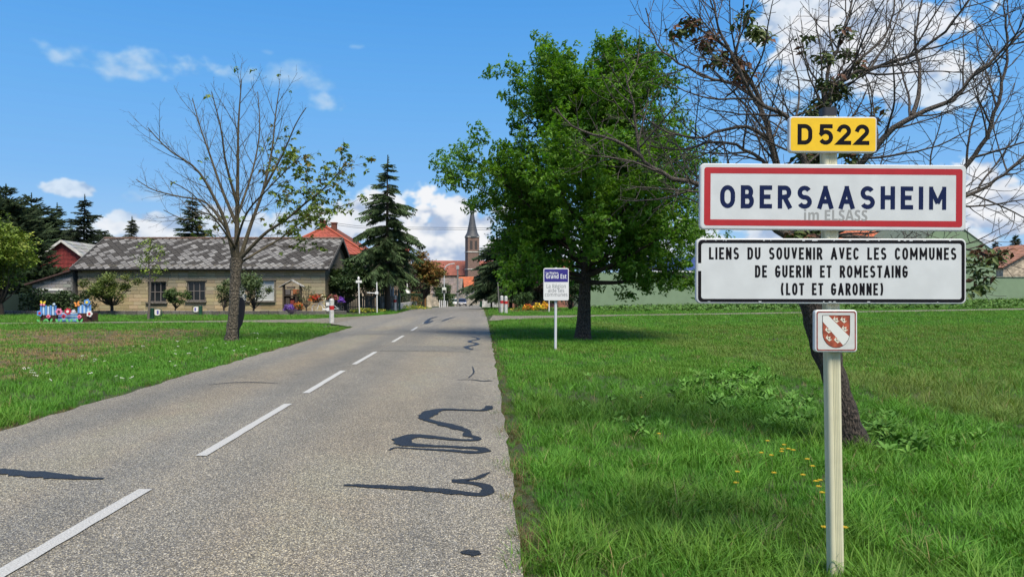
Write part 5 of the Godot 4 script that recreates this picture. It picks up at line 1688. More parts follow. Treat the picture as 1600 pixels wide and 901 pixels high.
# a tree or bush whose crown is a set of leaf clumps round limbs
func broadleaf(called: String, label: String, category: String, at: Vector3, height: float, wide: float, clear: float, colour: Color, second: Color, share: float, leaf: float, clumps: int, per: int, seed_: int, group := "", deep := 1.0, trunk_r := 0.0) -> void:
	rng.seed = seed_
	var t := thing(called, label, category, at, 0, group)
	var mb := MB.new()
	var r0 := trunk_r if trunk_r > 0 else 0.02 + 0.018 * height
	var fork := Vector3(rnd(-0.1, 0.1), maxf(clear * 0.85, 0.15), rnd(-0.1, 0.1))
	mb.tube(curve([Vector3(0, -0.12, 0), fork * 0.5 + Vector3(rnd(-0.05, 0.05), 0, 0), fork], 0.2), PackedFloat32Array([r0 * 1.3, r0 * 1.05, r0, r0 * 0.95, r0 * 0.95, r0 * 0.92, r0 * 0.9, r0 * 0.9, r0 * 0.9, r0 * 0.9, r0 * 0.9, r0 * 0.9, r0 * 0.9, r0 * 0.9, r0 * 0.9, r0 * 0.9, r0 * 0.9, r0 * 0.9, r0 * 0.9, r0 * 0.9, r0 * 0.9, r0 * 0.9, r0 * 0.9, r0 * 0.9]), 9)
	put("trunk", mb, textured(Color(0.15, 0.12, 0.095), "bark", Vector3(6, 3, 6), 0.95, "bark_relief", 2.0), t)
	var lm := MB.new()
	var xf := []; var cs := []
	var mid := Vector3(0, (height + clear) * 0.5, 0)
	var half := Vector3(wide * 0.5, (height - clear) * 0.5, wide * 0.5 * deep)
	for k in clumps:
		var dir := Vector3(rng.randfn(), rng.randfn(), rng.randfn()).normalized()
		var c := mid + dir * half * pow(rnd(0.05, 1.0), 0.45) * 0.8
		var cr := minf(half.x, half.y) * rnd(0.22, 0.42)
		var a := rnd(0.25, 0.75)
		lm.tube(curve([fork - Vector3(0, 0.1, 0), fork.lerp(c, 0.5) + rvec() * cr * 0.3 + Vector3(0, -0.1 * wide * a, 0), c], 0.3), PackedFloat32Array(decreasing(60, r0 * 0.5)), 5, false)
		var tone := rnd(0.85, 1.15)
		for j in per:
			var e := Vector3(rng.randfn(), rng.randfn() * 0.75, rng.randfn()).normalized() * pow(rnd(0.1, 1.0), 0.5) * cr * rnd(0.8, 1.25)
			xf.append(turned(c + e, rnd(0.75, 1.3), 0.8))
			var q := second if rnd(0, 1) < share else colour
			cs.append(shade_of(Color(q.r * tone, q.g * tone, q.b * tone), 0.25))
	put("branches", lm, textured(Color(0.13, 0.105, 0.085), "bark", Vector3(6, 6, 6), 0.95), t)
	scatter("leaves", leaf_cluster(5, leaf, leaf * 0.7, 0.25, 0.6, seed_), xf, cs, leaf_paint(0.55, 0.6), t)
func decreasing(n: int, r: float) -> Array:
	var a := []
	for i in n: a.append(maxf(0.008, r * (1.0 - 0.16 * i)))
	return a

# ------------------------------------------------------------------ trees, hedges
func hedge(called: String, label: String, at: Vector3, size: Vector3, colour: Color, leaf: float, n: int, seed_: int, ragged := 0.15) -> void:
	rng.seed = seed_
	var t := thing(called, label, "hedge", at)
	var mb := MB.new()
	for k in maxi(2, int(size.x / 0.5)):
		var x := -size.x * 0.5 + 0.25 + k * 0.5
		mb.tube(PackedVector3Array([Vector3(x, -0.05, 0), Vector3(x + 0.05, size.y * 0.4, 0.05), Vector3(x - 0.1, size.y * 0.8, 0)]), PackedFloat32Array([0.03, 0.022, 0.01]), 5)
	put("stems", mb, mats.wood, t)
	var xf := []; var cs := []
	for i in n:
		var p := Vector3(rnd(-0.5, 0.5), rnd(0.03, 1.0), rnd(-0.5, 0.5)) * size
		var side := rng.randi() % 3
		if side == 0: p.z = size.z * 0.5 * rnd(0.8, 1.05)
		elif side == 1: p.y = size.y * rnd(0.9, 1.03)
		p.y += nz.get_noise_2d((p.x + at.x) * 14, at.z) * ragged * size.y * (p.y / size.y)
		xf.append(turned(p, rnd(0.8, 1.3), 0.8)); cs.append(shade_of(colour, 0.28))
	scatter("leaves", leaf_cluster(5, leaf, leaf * 0.6, 0.15, 0.6, seed_), xf, cs, leaf_paint(0.55, 0.35), t)
func make_plants() -> void:
	dead_cherry()
	bare_cherry()
	leafy_cherry()
	var dark := Color(0.042, 0.072, 0.032)
	var pine := Color(0.04, 0.062, 0.035)
	conifer("roadside_spruce", "tall dark spruce with drooping branches beside the village road", on(605, 51), 10.7, 4.9, 2.9, Color(0.06, 0.1, 0.04), 0.95, 0.5, 61)
	conifer("dark_spruce", "pointed dark spruce behind the middle of the barn roof", on(300, 74), 11.2, 5.4, 1.5, dark, 0.6, 0.12, 62)
	conifer("open_spruce", "open branched spruce standing behind the red house gable", on(131, 70), 10.5, 6.2, 1.5, pine, 0.55, 0.4, 63)
	conifer("narrow_spruce", "narrow dark spruce next to the open branched one", on(88, 74), 10.1, 5.4, 1.0, dark, 0.5, 0.1, 64)
	conifer("broad_pine", "broad dark pine behind the bright green tree", on(48, 70), 10.6, 9.0, 0.8, dark, 0.3, 0.05, 65, "", 0.25)
	conifer("tall_pine", "tallest dark pine at the picture's edge above the green screen", on(8, 66), 10.9, 8.5, 0.8, dark, 0.25, 0.08, 66, "", 0.3)
	conifer("low_pine", "low bushy dark pine in front of the red house", on(62, 54), 5.0, 4.6, 0.3, dark, 0.35, 0.03, 67, "", 0.2)
	conifer("pale_larch", "small pale feathery larch behind the barn ridge", on(205, 78), 9.2, 3.6, 2.0, Color(0.08, 0.1, 0.06), 0.9, 0.35, 68)
	conifer("side_spruce", "dark spruce reaching towards the church behind the leafy cherry", on(798, 58), 6.7, 7.8, 1.7, dark, 0.75, 0.1, 69)
	conifer("far_pine", "dark pine far off beyond the low green wall", on(1588, 120), 9.6, 5.5, 0.6, dark, 0.3, 0.03, 70, "", 0.25)
	conifer("far_slim_spruce", "slim far spruce beside the green hall gable", on(1556, 130), 9.2, 4.0, 0.6, pine, 0.4, 0.05, 71)
	conifer("young_far_pine", "dark pine at the very end of the low green wall", on(1622, 115), 9.0, 6.0, 0.6, dark, 0.3, 0.03, 72, "", 0.25)
	var lime := Color(0.14, 0.21, 0.03)
	broadleaf("bright_green_tree", "bright yellow green tree in front of the dark pines", "tree", on(2, 42), 6.3, 4.9, 0.9, lime, Color(0.2, 0.25, 0.04), 0.3, 0.17, 34, 55, 81, "", 0.8)
	broadleaf("dark_garden_tree", "low spreading dark green tree behind the flower bicycle", "tree", on(541, 49.5), 3.7, 4.9, 0.7, Color(0.04, 0.075, 0.025), Color(0.06, 0.1, 0.03), 0.3, 0.17, 34, 60, 82, "", 0.9, 0.11)
	broadleaf("autumn_chestnut", "rounded chestnut tree turning brown and orange by the street", "tree", on(662, 72), 6.4, 4.2, 1.1, Color(0.21, 0.11, 0.03), Color(0.13, 0.14, 0.03), 0.42, 0.24, 30, 60, 83)
	broadleaf("round_apple_tree", "wide low apple tree with pale green leaves before the barn", "tree", on(174, 44.2), 2.55, 4.0, 0.75, Color(0.095, 0.135, 0.035), Color(0.15, 0.18, 0.04), 0.35, 0.12, 26, 50, 84, "", 1.0, 0.09)
	broadleaf("small_fruit_tree", "small round fruit tree between the two dark barn windows", "tree", on(274, 45), 1.75, 1.75, 0.5, Color(0.07, 0.12, 0.035), Color(0.1, 0.15, 0.04), 0.3, 0.1, 14, 36, 85, "", 1.0, 0.04)
	broadleaf("leaning_fruit_tree", "grey green fruit tree partly hidden behind the bare cherry trunk", "tree", on(350, 44.6), 2.1, 2.0, 0.55, Color(0.085, 0.125, 0.05), Color(0.12, 0.16, 0.06), 0.3, 0.1, 14, 40, 86, "", 1.0, 0.05)
	broadleaf("bushy_fruit_tree", "fuller grey green fruit tree before the pale shuttered window", "tree", on(397, 44.4), 2.6, 2.5, 0.5, Color(0.085, 0.125, 0.05), Color(0.12, 0.16, 0.06), 0.3, 0.11, 20, 44, 87, "", 1.0, 0.06)
	broadleaf("thin_shrub", "thin sparse brownish shrub next to the insect house", "shrub", on(477, 46.4), 1.9, 1.5, 0.5, Color(0.1, 0.085, 0.05), Color(0.09, 0.11, 0.04), 0.4, 0.07, 16, 14, 88, "", 1.0, 0.035)
	sapling()
	broadleaf("street_tree", "dark rounded tree overhanging the bend of the street", "tree", on(768, 88), 5.2, 5.4, 1.2, Color(0.04, 0.07, 0.025), Color(0.055, 0.09, 0.03), 0.3, 0.22, 26, 55, 89)
	broadleaf("tall_street_tree", "taller dark green tree filling the gap left of the cherry trunk", "tree", on(826, 66), 6.4, 6.2, 1.6, Color(0.035, 0.07, 0.02), Color(0.06, 0.1, 0.025), 0.3, 0.22, 30, 60, 90)
	broadleaf("purple_shrub", "dark purple leaved shrub behind the blue and white sign", "shrub", on(848, 55), 3.2, 2.3, 0.4, Color(0.045, 0.022, 0.025), Color(0.05, 0.06, 0.025), 0.3, 0.13, 16, 50, 91, "", 1.0, 0.06)
	broadleaf("dark_laurel", "dense dark evergreen shrub between sign and cherry trunk", "shrub", on(892, 53), 3.3, 2.7, 0.1, Color(0.03, 0.055, 0.02), Color(0.045, 0.08, 0.025), 0.3, 0.13, 22, 60, 92, "", 1.0, 0.06)
	broadleaf("round_bush", "low rounded green bush behind the pair of striped bollards", "bush", on(817, 52), 1.55, 2.2, 0.05, Color(0.04, 0.08, 0.025), Color(0.06, 0.11, 0.03), 0.3, 0.1, 18, 50, 93, "", 1.0, 0.04)
	broadleaf("street_bush", "green bush in front of the grey roofed street house", "bush", on(688, 112), 4.2, 3.6, 0.1, Color(0.04, 0.075, 0.025), Color(0.06, 0.1, 0.03), 0.3, 0.2, 16, 45, 94)
	broadleaf("red_foliage_tree", "dark reddish leaved tree behind the trimmed hedge", "tree", on(625, 68), 5.0, 5.0, 0.8, Color(0.05, 0.03, 0.025), Color(0.04, 0.06, 0.02), 0.5, 0.18, 24, 55, 95)
	broadleaf("gap_tree", "dark green tree behind the lamp side of the spruce", "tree", on(575, 62), 5.2, 6.4, 0.9, Color(0.035, 0.065, 0.02), Color(0.05, 0.09, 0.025), 0.3, 0.2, 26, 55, 96)
	hedge("wild_hedge", "rough dark green hedge behind the painted bench", on(95, 45.5), Vector3(4.6, 1.35, 1.2), Color(0.05, 0.085, 0.03), 0.11, 1500, 101, 0.5)
	hedge("clipped_hedge", "clipped dark hedge beyond the tall grey mast", on(632, 62), Vector3(3.0, 1.25, 0.9), Color(0.03, 0.06, 0.022), 0.08, 1400, 102, 0.03)
	hedge("street_hedge", "square green hedge beside the parked cars", on(702, 118), Vector3(1.7, 1.9, 6), Color(0.06, 0.11, 0.03), 0.14, 900, 103, 0.05)
	# far woods close the horizon
	var far := [[], []]
	rng.seed = 140
	for i in 2600:
		var az := deg_to_rad(rnd(-60, 60)); var r := rnd(330, 420)
		far[0].append(turned(Vector3(sin(az) * r, rnd(-2, 6.0 + 2.5 * nz.get_noise_2d(az * 400, 3)), -cos(az) * r), rnd(0.7, 1.3), 0.6)); far[1].append(shade_of(Color(0.045, 0.07, 0.03), 0.3))
	tag(scatter("far_woods", leaf_cluster(16, 2.6, 3.4, 0.1, 0.8, 7), far[0], far[1], leaf_paint(0.7, 0.2)), "distant belt of woods closing the horizon behind the village", "woods")
func sapling() -> void:
	rng.seed = 131
	var t := thing("young_staked_tree", "slender young tree with bright yellow green leaves and pale stem", "tree", on(231, 36.6))
	var mb := MB.new()
	mb.tube(curve([Vector3(0, -0.1, 0), Vector3(0.1, 1.6, 0), Vector3(0.02, 3.0, 0), Vector3(0.2, 4.1, 0)], 0.3), PackedFloat32Array([0.07, 0.06, 0.055, 0.05, 0.05, 0.045, 0.045, 0.04, 0.035, 0.03, 0.025, 0.02, 0.015, 0.01, 0.008, 0.008]), 8)
	put("trunk", mb, textured(Color(0.34, 0.29, 0.24), "bark", Vector3(6, 3, 6), 0.9), t)
	var lm := MB.new()
	var tips := []
	var set_ := {"levels": 1, "leafy": 0, "rate": [3.0], "from": [0.2], "ratio": [0.4], "angle": [45], "wob": [0.1], "lift": [0.06], "step": [0.12], "thick": 0.012}
	for k in 22:
		var y := 1.9 + k * 0.095
		var az := k * 2.4
		var l := 1.35 * (1.0 - absf(k - 7) / 19.0) * rnd(0.5, 1.0)
		grow(lm, tips, wander(Vector3(0.05, y, 0), Vector3(cos(az), 0.55, sin(az)).normalized(), l, 0.15, 0.1, 0.03), 0.018, 0.006, 0, set_)
	put("branches", lm, textured(Color(0.2, 0.17, 0.12), "bark", Vector3(6, 6, 6), 0.9), t)
	var xf := []; var cs := []
	for q in tips:
		if rnd(0, 1) < 0.85:
			xf.append(turned(q[0] + rvec() * 0.07, rnd(0.7, 1.2), 0.6)); cs.append(shade_of(Color(0.17, 0.25, 0.03), 0.2))
	scatter("leaves", leaf_cluster(4, 0.13, 0.07, 0.15, 0.6, 17), xf, cs, leaf_paint(0.5, 0.55), t)

# ------------------------------------------------------------------ street furniture and cars
func bollard(label: String, at: Vector3) -> void:
	var t := thing("striped_bollard", label, "bollard", at, 0, "red banded bollards at the junction")
	var w := textured(Color(0.74, 0.74, 0.72), "cloudy", Vector3(4, 4, 4), 0.4)
	var a := MB.new()
	a.lathe(Vector3.ZERO, [[0.105, -0.1], [0.105, 0.6]], 20)
	put("lower_tube", a, w, t)
	var b := MB.new()
	b.lathe(Vector3.ZERO, [[0.108, 0.6], [0.108, 0.78]], 20)
	put("red_band", b, paint(Color(0.42, 0.018, 0.02), 0.4), t)
	var c := MB.new()
	c.lathe(Vector3.ZERO, [[0.105, 0.78], [0.105, 1.0], [0.1, 1.04], [0.08, 1.075], [0.04, 1.095], [0.0, 1.1]], 20)
	put("domed_top", c, w, t)
func make_street_things() -> void:
	rng.seed = 71
	bollard("red banded white bollard at the grass tip beside the side lane", on(518, 32.6))
	bollard("red banded white bollard standing near the spruce trunk", on(617, 51.5))
	bollard("red banded white bollard, the further one of the close pair", on(784, 47.4))
	bollard("red banded white bollard, the nearer one of the close pair", on(790.5, 45.6))
	var white := paint(Color(0.66, 0.66, 0.65), 0.5)
	var galv := paint(Color(0.42, 0.45, 0.48), 0.45, 0.3)
	# two thin white direction posts
	var a := thing("finger_post", "thin white post with short cross plate and round finial", "signpost", on(560, 47.5), 0.1)
	var mb := MB.new()
	mb.rod(Vector3(0.06, -0.1, 0), Vector3(0, 2.1, 0), 0.04, 10)
	put("post", mb, white, a)
	mb = MB.new()
	mb.box(Vector3(0.02, 2.0, 0.05), Vector3(0.38, 0.16, 0.03), Basis(), 0.006)
	put("cross_plate", mb, white, a)
	mb = MB.new()
	mb.lathe(Vector3(0, 2.05, 0), [[0.03, 0], [0.07, 0.1], [0.075, 0.17], [0.055, 0.24], [0.0, 0.29]], 10)
	put("finial", mb, white, a)
	var b := thing("arm_post", "thin white post with one long arm pointing over the fence", "signpost", on(588.5, 46), 0.0)
	mb = MB.new()
	mb.rod(Vector3(0.02, -0.1, 0), Vector3(0, 1.95, 0), 0.036, 10)
	put("post", mb, white, b)
	mb = MB.new()
	mb.box(Vector3(-0.28, 1.28, 0.05), Vector3(0.62, 0.055, 0.03), Basis(Vector3.BACK, -0.05), 0.006)
	put("arm", mb, white, b)
	mb = MB.new()
	mb.box(Vector3(0.0, 1.28, 0.055), Vector3(0.2, 0.17, 0.04), Basis(), 0.006)
	put("plate", mb, white, b)
	# tall grey double mast next to the spruce
	var m := thing("grey_mast", "pair of tall blue grey steel tubes behind the spruce trunk", "mast", on(612, 53))
	for s in [[-0.1, 2.5], [0.07, 2.35]]:
		mb = MB.new()
		mb.rod(Vector3(s[0], -0.1, 0), Vector3(s[0], s[1], 0), 0.075, 10)
		put("tube", mb, paint(Color(0.3, 0.36, 0.43), 0.45), m)
	# stone wayside cross and white monument
	var st := textured(Color(0.36, 0.28, 0.22), "patchy", Vector3(2, 2, 2), 0.95)
	var c := thing("wayside_cross", "brown stone wayside cross standing above the clipped hedge", "cross", on(619, 57))
	mb = MB.new(); mb.box(Vector3(0, 0.55, 0), Vector3(0.6, 1.3, 0.55), Basis(), 0.03); put("plinth", mb, st, c)
	mb = MB.new(); mb.box(Vector3(0, 1.5, 0), Vector3(0.42, 0.6, 0.4), Basis(), 0.05); put("shoulder", mb, st, c)
	mb = MB.new(); mb.box(Vector3(0, 2.75, 0), Vector3(0.2, 1.9, 0.18), Basis(), 0.02); put("shaft", mb, st, c)
	mb = MB.new(); mb.box(Vector3(0, 3.2, 0), Vector3(0.95, 0.18, 0.16), Basis(), 0.02); put("cross_arm", mb, st, c)
	var o := thing("white_monument", "slim white spike on a flared foot behind the hedge", "monument", on(636, 66))
	mb = MB.new(); mb.lathe(Vector3.ZERO, [[0.3, -0.1], [0.3, 1.35]], 4); put("base", mb, mats.stone, o)
	mb = MB.new(); mb.lathe(Vector3(0, 1.35, 0), [[0.27, 0], [0.24, 0.1], [0.08, 0.5], [0.05, 0.6], [0.03, 1.5], [0.0, 1.55]], 4); put("spike", mb, white, o)
	# street lamp with display
	var l := thing("street_lamp", "curved street lamp carrying a square speed display", "street lamp", on(694, 98))
	mb = MB.new()
	mb.tube(curve([Vector3(0, -0.1, 0), Vector3(0, 3.4, 0), Vector3(0.02, 4.9, 0), Vector3(0.3, 5.5, 0), Vector3(0.9, 5.75, 0)], 0.3), PackedFloat32Array(same(40, 0.07)), 8)
	put("pole", mb, paint(Color(0.55, 0.56, 0.56), 0.5, 0.2), l)
	mb = MB.new(); mb.box(Vector3(1.1, 5.78, 0), Vector3(0.6, 0.12, 0.25), Basis(Vector3.BACK, 0.12), 0.03); put("lamp_head", mb, paint(Color(0.5, 0.52, 0.52), 0.4), l)
	mb = MB.new(); mb.box(Vector3(0, 2.25, 0.1), Vector3(0.55, 0.75, 0.08), Basis(), 0.02); put("display_board", mb, paint(Color(0.6, 0.62, 0.55), 0.5), l)
	mb = MB.new(); mb.box(Vector3(0, 2.1, 0.145), Vector3(0.44, 0.36, 0.02)); put("display_panel", mb, paint(Color(0.03, 0.035, 0.03), 0.3), l)
	var u := thing("concrete_utility_pole", "grey utility pole standing right behind the parked cars", "utility pole", on(715, 125))
	mb = MB.new(); mb.tube(PackedVector3Array([Vector3(0, -0.1, 0), Vector3(0, 3.5, 0), Vector3(0, 7.0, 0)]), PackedFloat32Array([0.2, 0.16, 0.13]), 8); put("pole", mb, textured(Color(0.27, 0.27, 0.26), "cloudy", Vector3(1, 1, 1), 0.9), u)
	mb = MB.new(); mb.box(Vector3(0, 6.6, 0), Vector3(0.5, 0.6, 0.4), Basis(), 0.03); put("transformer_box", mb, paint(Color(0.3, 0.31, 0.31), 0.6), u)
	# posts by the lane on the right
	var p := thing("grey_stake", "leaning weathered wooden stake beside the pair of bollards", "stake", on(780, 46.5))
	mb = MB.new(); mb.rod(Vector3(0.02, -0.1, 0), Vector3(-0.09, 1.95, 0), 0.05, 8, 0.045); put("stake_body", mb, textured(Color(0.36, 0.35, 0.32), "bark", Vector3(5, 2, 5), 0.9), p)
	p = thing("thin_white_stake", "thin white stake in front of the flower bed", "stake", on(858, 49))
	mb = MB.new(); mb.rod(Vector3(0, -0.1, 0), Vector3(0, 0.95, 0), 0.04, 8); put("stake_body", mb, white, p)
	p = thing("pale_post", "pale thin post with a small plate behind the close bollard pair", "post", on(793, 56))
	mb = MB.new(); mb.rod(Vector3(0, -0.1, 0), Vector3(0, 2.2, 0), 0.045, 8); put("post_body", mb, galv, p)
	mb = MB.new(); mb.box(Vector3(0, 2.05, 0.06), Vector3(0.34, 0.4, 0.02), Basis(), 0.005); put("plate", mb, white, p)
	# round traffic sign and white posts down the street
	var r := thing("round_traffic_sign", "round traffic sign down the street at the foot of the dark tree", "traffic sign", on(748.5, 112))
	mb = MB.new(); mb.rod(Vector3(0, -0.1, 0), Vector3(0, 2.6, 0), 0.04, 8); put("post", mb, galv, r)
	mb = MB.new(); mb.tube(PackedVector3Array([Vector3(0, 2.3, 0.04), Vector3(0, 2.3, 0.07)]), PackedFloat32Array([0.36, 0.36]), 24); put("disc", mb, paint(Color(0.1, 0.1, 0.11), 0.5), r)
	mb = MB.new(); mb.tube(PackedVector3Array([Vector3(0, 2.3, 0.07), Vector3(0, 2.3, 0.08)]), PackedFloat32Array([0.24, 0.24]), 24); put("disc_centre", mb, white, r)
	var y := thing("yellow_sign", "small yellow rounded sign under the dark street tree", "sign", on(765.5, 92))
	mb = MB.new(); mb.rod(Vector3(0, -0.1, 0), Vector3(0, 1.9, 0), 0.035, 8); put("post", mb, galv, y)
	mb = MB.new(); mb.box(Vector3(0, 1.85, 0.05), Vector3(0.4, 0.3, 0.03), Basis(), 0.01); put("plate", mb, paint(Color(0.75, 0.62, 0.12), 0.5), y)
	for i in 5:
		var w := thing("short_white_post", ["short white kerb post, closest to the lamp post", "second short white kerb post along the street", "third short white kerb post along the street", "fourth short white kerb post along the street", "last short white kerb post before the parked cars"][i], "post", on(687 + i * 3.0, 92 + i * 5.0), 0, "white posts along the kerb")
		mb = MB.new(); mb.box(Vector3(0, 0.4, 0), Vector3(0.11, 1.0, 0.11), Basis(), 0.015); put("post_body", mb, white, w)
	var bin := thing("green_bin", "small green container at the kerb below the round sign", "bin", on(752.5, 108))
	mb = MB.new(); mb.box(Vector3(0, 0.4, 0), Vector3(0.5, 0.85, 0.5), Basis(), 0.05); put("tub", mb, paint(Color(0.03, 0.2, 0.06), 0.5), bin)
	mb = MB.new(); mb.box(Vector3(0, 0.86, 0), Vector3(0.56, 0.08, 0.56), Basis(), 0.02); put("lid", mb, paint(Color(0.02, 0.13, 0.04), 0.5), bin)
	var ob := thing("orange_gate", "orange brown boarded gate under the chestnut tree", "gate", on(653, 80))
	for k in 8:
		mb = MB.new(); mb.box(Vector3(-0.8 + k * 0.23, 0.85, rnd(0, 0.02)), Vector3(0.2, 1.7 + 0.05 * (k % 3), 0.04)); put("board", mb, textured(Color(0.5, 0.26, 0.09) * rnd(0.9, 1.1), "bark", Vector3(4, 1, 4), 0.8), ob)
	mb = MB.new(); mb.box(Vector3(1.25, 0.7, 0), Vector3(0.55, 1.3, 0.4)); put("gate_pier", mb, mats.beige, ob)
	car("dark_blue_car", "dark blue car driving out of the village towards the camera", on(721.5, 137), Color(0.012, 0.018, 0.06), 0.05)
	car("white_car", "white car parked at the kerb just behind the blue one", on(712, 141), Color(0.6, 0.61, 0.62), 0.1)
func car(called: String, label: String, at: Vector3, colour: Color, turn: float) -> void:
	# front faces +z
	var t := thing(called, label, "car", at, turn)
	var body := paint(colour, 0.25)
	body.clearcoat_enabled = true
	body.clearcoat = 0.8
	var dark := paint(Color(0.012, 0.013, 0.015), 0.5)
	var mb := MB.new()
	var low := PackedVector2Array([Vector2(-2.05, 0.32), Vector2(2.0, 0.28), Vector2(2.08, 0.55), Vector2(1.95, 0.78), Vector2(1.0, 0.95), Vector2(0.35, 1.4), Vector2(-1.3, 1.46), Vector2(-1.95, 1.0), Vector2(-2.1, 0.7)])
	mb.slab(low, Transform3D(Basis(Vector3.UP, -PI / 2), Vector3.ZERO), -0.78, 0.78)
	var belt := PackedVector2Array([Vector2(-2.0, 0.34), Vector2(1.96, 0.3), Vector2(2.02, 0.55), Vector2(1.9, 0.74), Vector2(1.0, 0.9), Vector2(-1.9, 0.94)])
	mb.slab(belt, Transform3D(Basis(Vector3.UP, -PI / 2), Vector3.ZERO), -0.87, 0.87)
	put("body", mb, body, t)
	var ws := MB.new()
	ws.quad(Vector3(-0.7, 0.99, 1.03), Vector3(0.7, 0.99, 1.03), Vector3(0.6, 1.36, 0.47), Vector3(-0.6, 1.36, 0.47))
	put("windscreen", ws, mats.glass, t)
	for s in [-1, 1]:
		var sw := MB.new()
		sw.box(Vector3(s * 0.79, 1.15, -0.4), Vector3(0.012, 0.34, 1.5))
		put("side_window", sw, mats.glass, t)
		var hl := MB.new()
		hl.box(Vector3(s * 0.64, 0.66, 1.97), Vector3(0.34, 0.15, 0.14), Basis(Vector3.UP, s * 0.3), 0.03)
		put("headlight", hl, paint(Color(0.75, 0.77, 0.8), 0.15), t)
		var mr := MB.new()
		mr.box(Vector3(s * 0.95, 0.98, 0.75), Vector3(0.18, 0.12, 0.12), Basis(), 0.03)
		put("wing_mirror", mr, body, t)
		for z in [-1.3, 1.28]:
			var wh := MB.new()
			wh.tube(PackedVector3Array([Vector3(s * 0.7, 0.31, z), Vector3(s * 0.89, 0.31, z)]), PackedFloat32Array([0.31, 0.31]), 18)
			var wn := put("wheel", wh, dark, t)
			var ri := MB.new()
			ri.tube(PackedVector3Array([Vector3(s * 0.88, 0.31, z), Vector3(s * 0.9, 0.31, z)]), PackedFloat32Array([0.2, 0.2]), 12)
			put("rim", ri, paint(Color(0.4, 0.41, 0.42), 0.35, 0.7), wn)
	var gr := MB.new()
	gr.box(Vector3(0, 0.56, 2.05), Vector3(0.85, 0.16, 0.03)); gr.box(Vector3(0, 0.38, 2.02), Vector3(1.2, 0.1, 0.03))
	put("grille", gr, dark, t)
	var np := MB.new()
	np.box(Vector3(0, 0.47, 2.075), Vector3(0.5, 0.1, 0.015))
	put("number_plate", np, mats.white, t)

# ------------------------------------------------------------------ things on the lawns at the left
func petals(mb: MB, at: Vector3, r: float, n: int, z: float) -> void:
	var o := PackedVector2Array()
	for i in n * 6:
		var a := TAU * i / (n * 6)
		var k := r * (0.72 + 0.28 * absf(cos(a * n * 0.5)))
		o.append(Vector2(cos(a) * k, sin(a) * k))
	mb.slab(o, Transform3D(Basis(), at), -0.012 + z, 0.012 + z)
func bloom(parent: Node3D, at: Vector3, r: float, outer: Material, heart: Material, n := 5) -> void:
	var a := MB.new()
	petals(a, at, r, n, 0)
	var f := put("flower", a, outer, parent)
	var b := MB.new()
	petals(b, at, r * 0.42, 8, 0.02)
	put("flower_heart", b, heart, f)
func flower_heap(called: String, parent: Node3D, at: Vector3, size: Vector3, cols: Array, n: int, seed_: int) -> void:
	rng.seed = seed_
	var xf := []; var cs := []
	for i in n:
		var e := Vector3(rng.randfn(), absf(rng.randfn()) * 0.9, rng.randfn()).normalized() * pow(rnd(0.2, 1), 0.4)
		xf.append(turned(at + e * size, rnd(0.7, 1.2), 1.2))
		cs.append(shade_of(cols[rng.randi() % cols.size()], 0.25))
	scatter(called, leaf_cluster(5, 0.07, 0.04, 0.0, 0.85, seed_), xf, cs, leaf_paint(0.6, 0.3), parent)
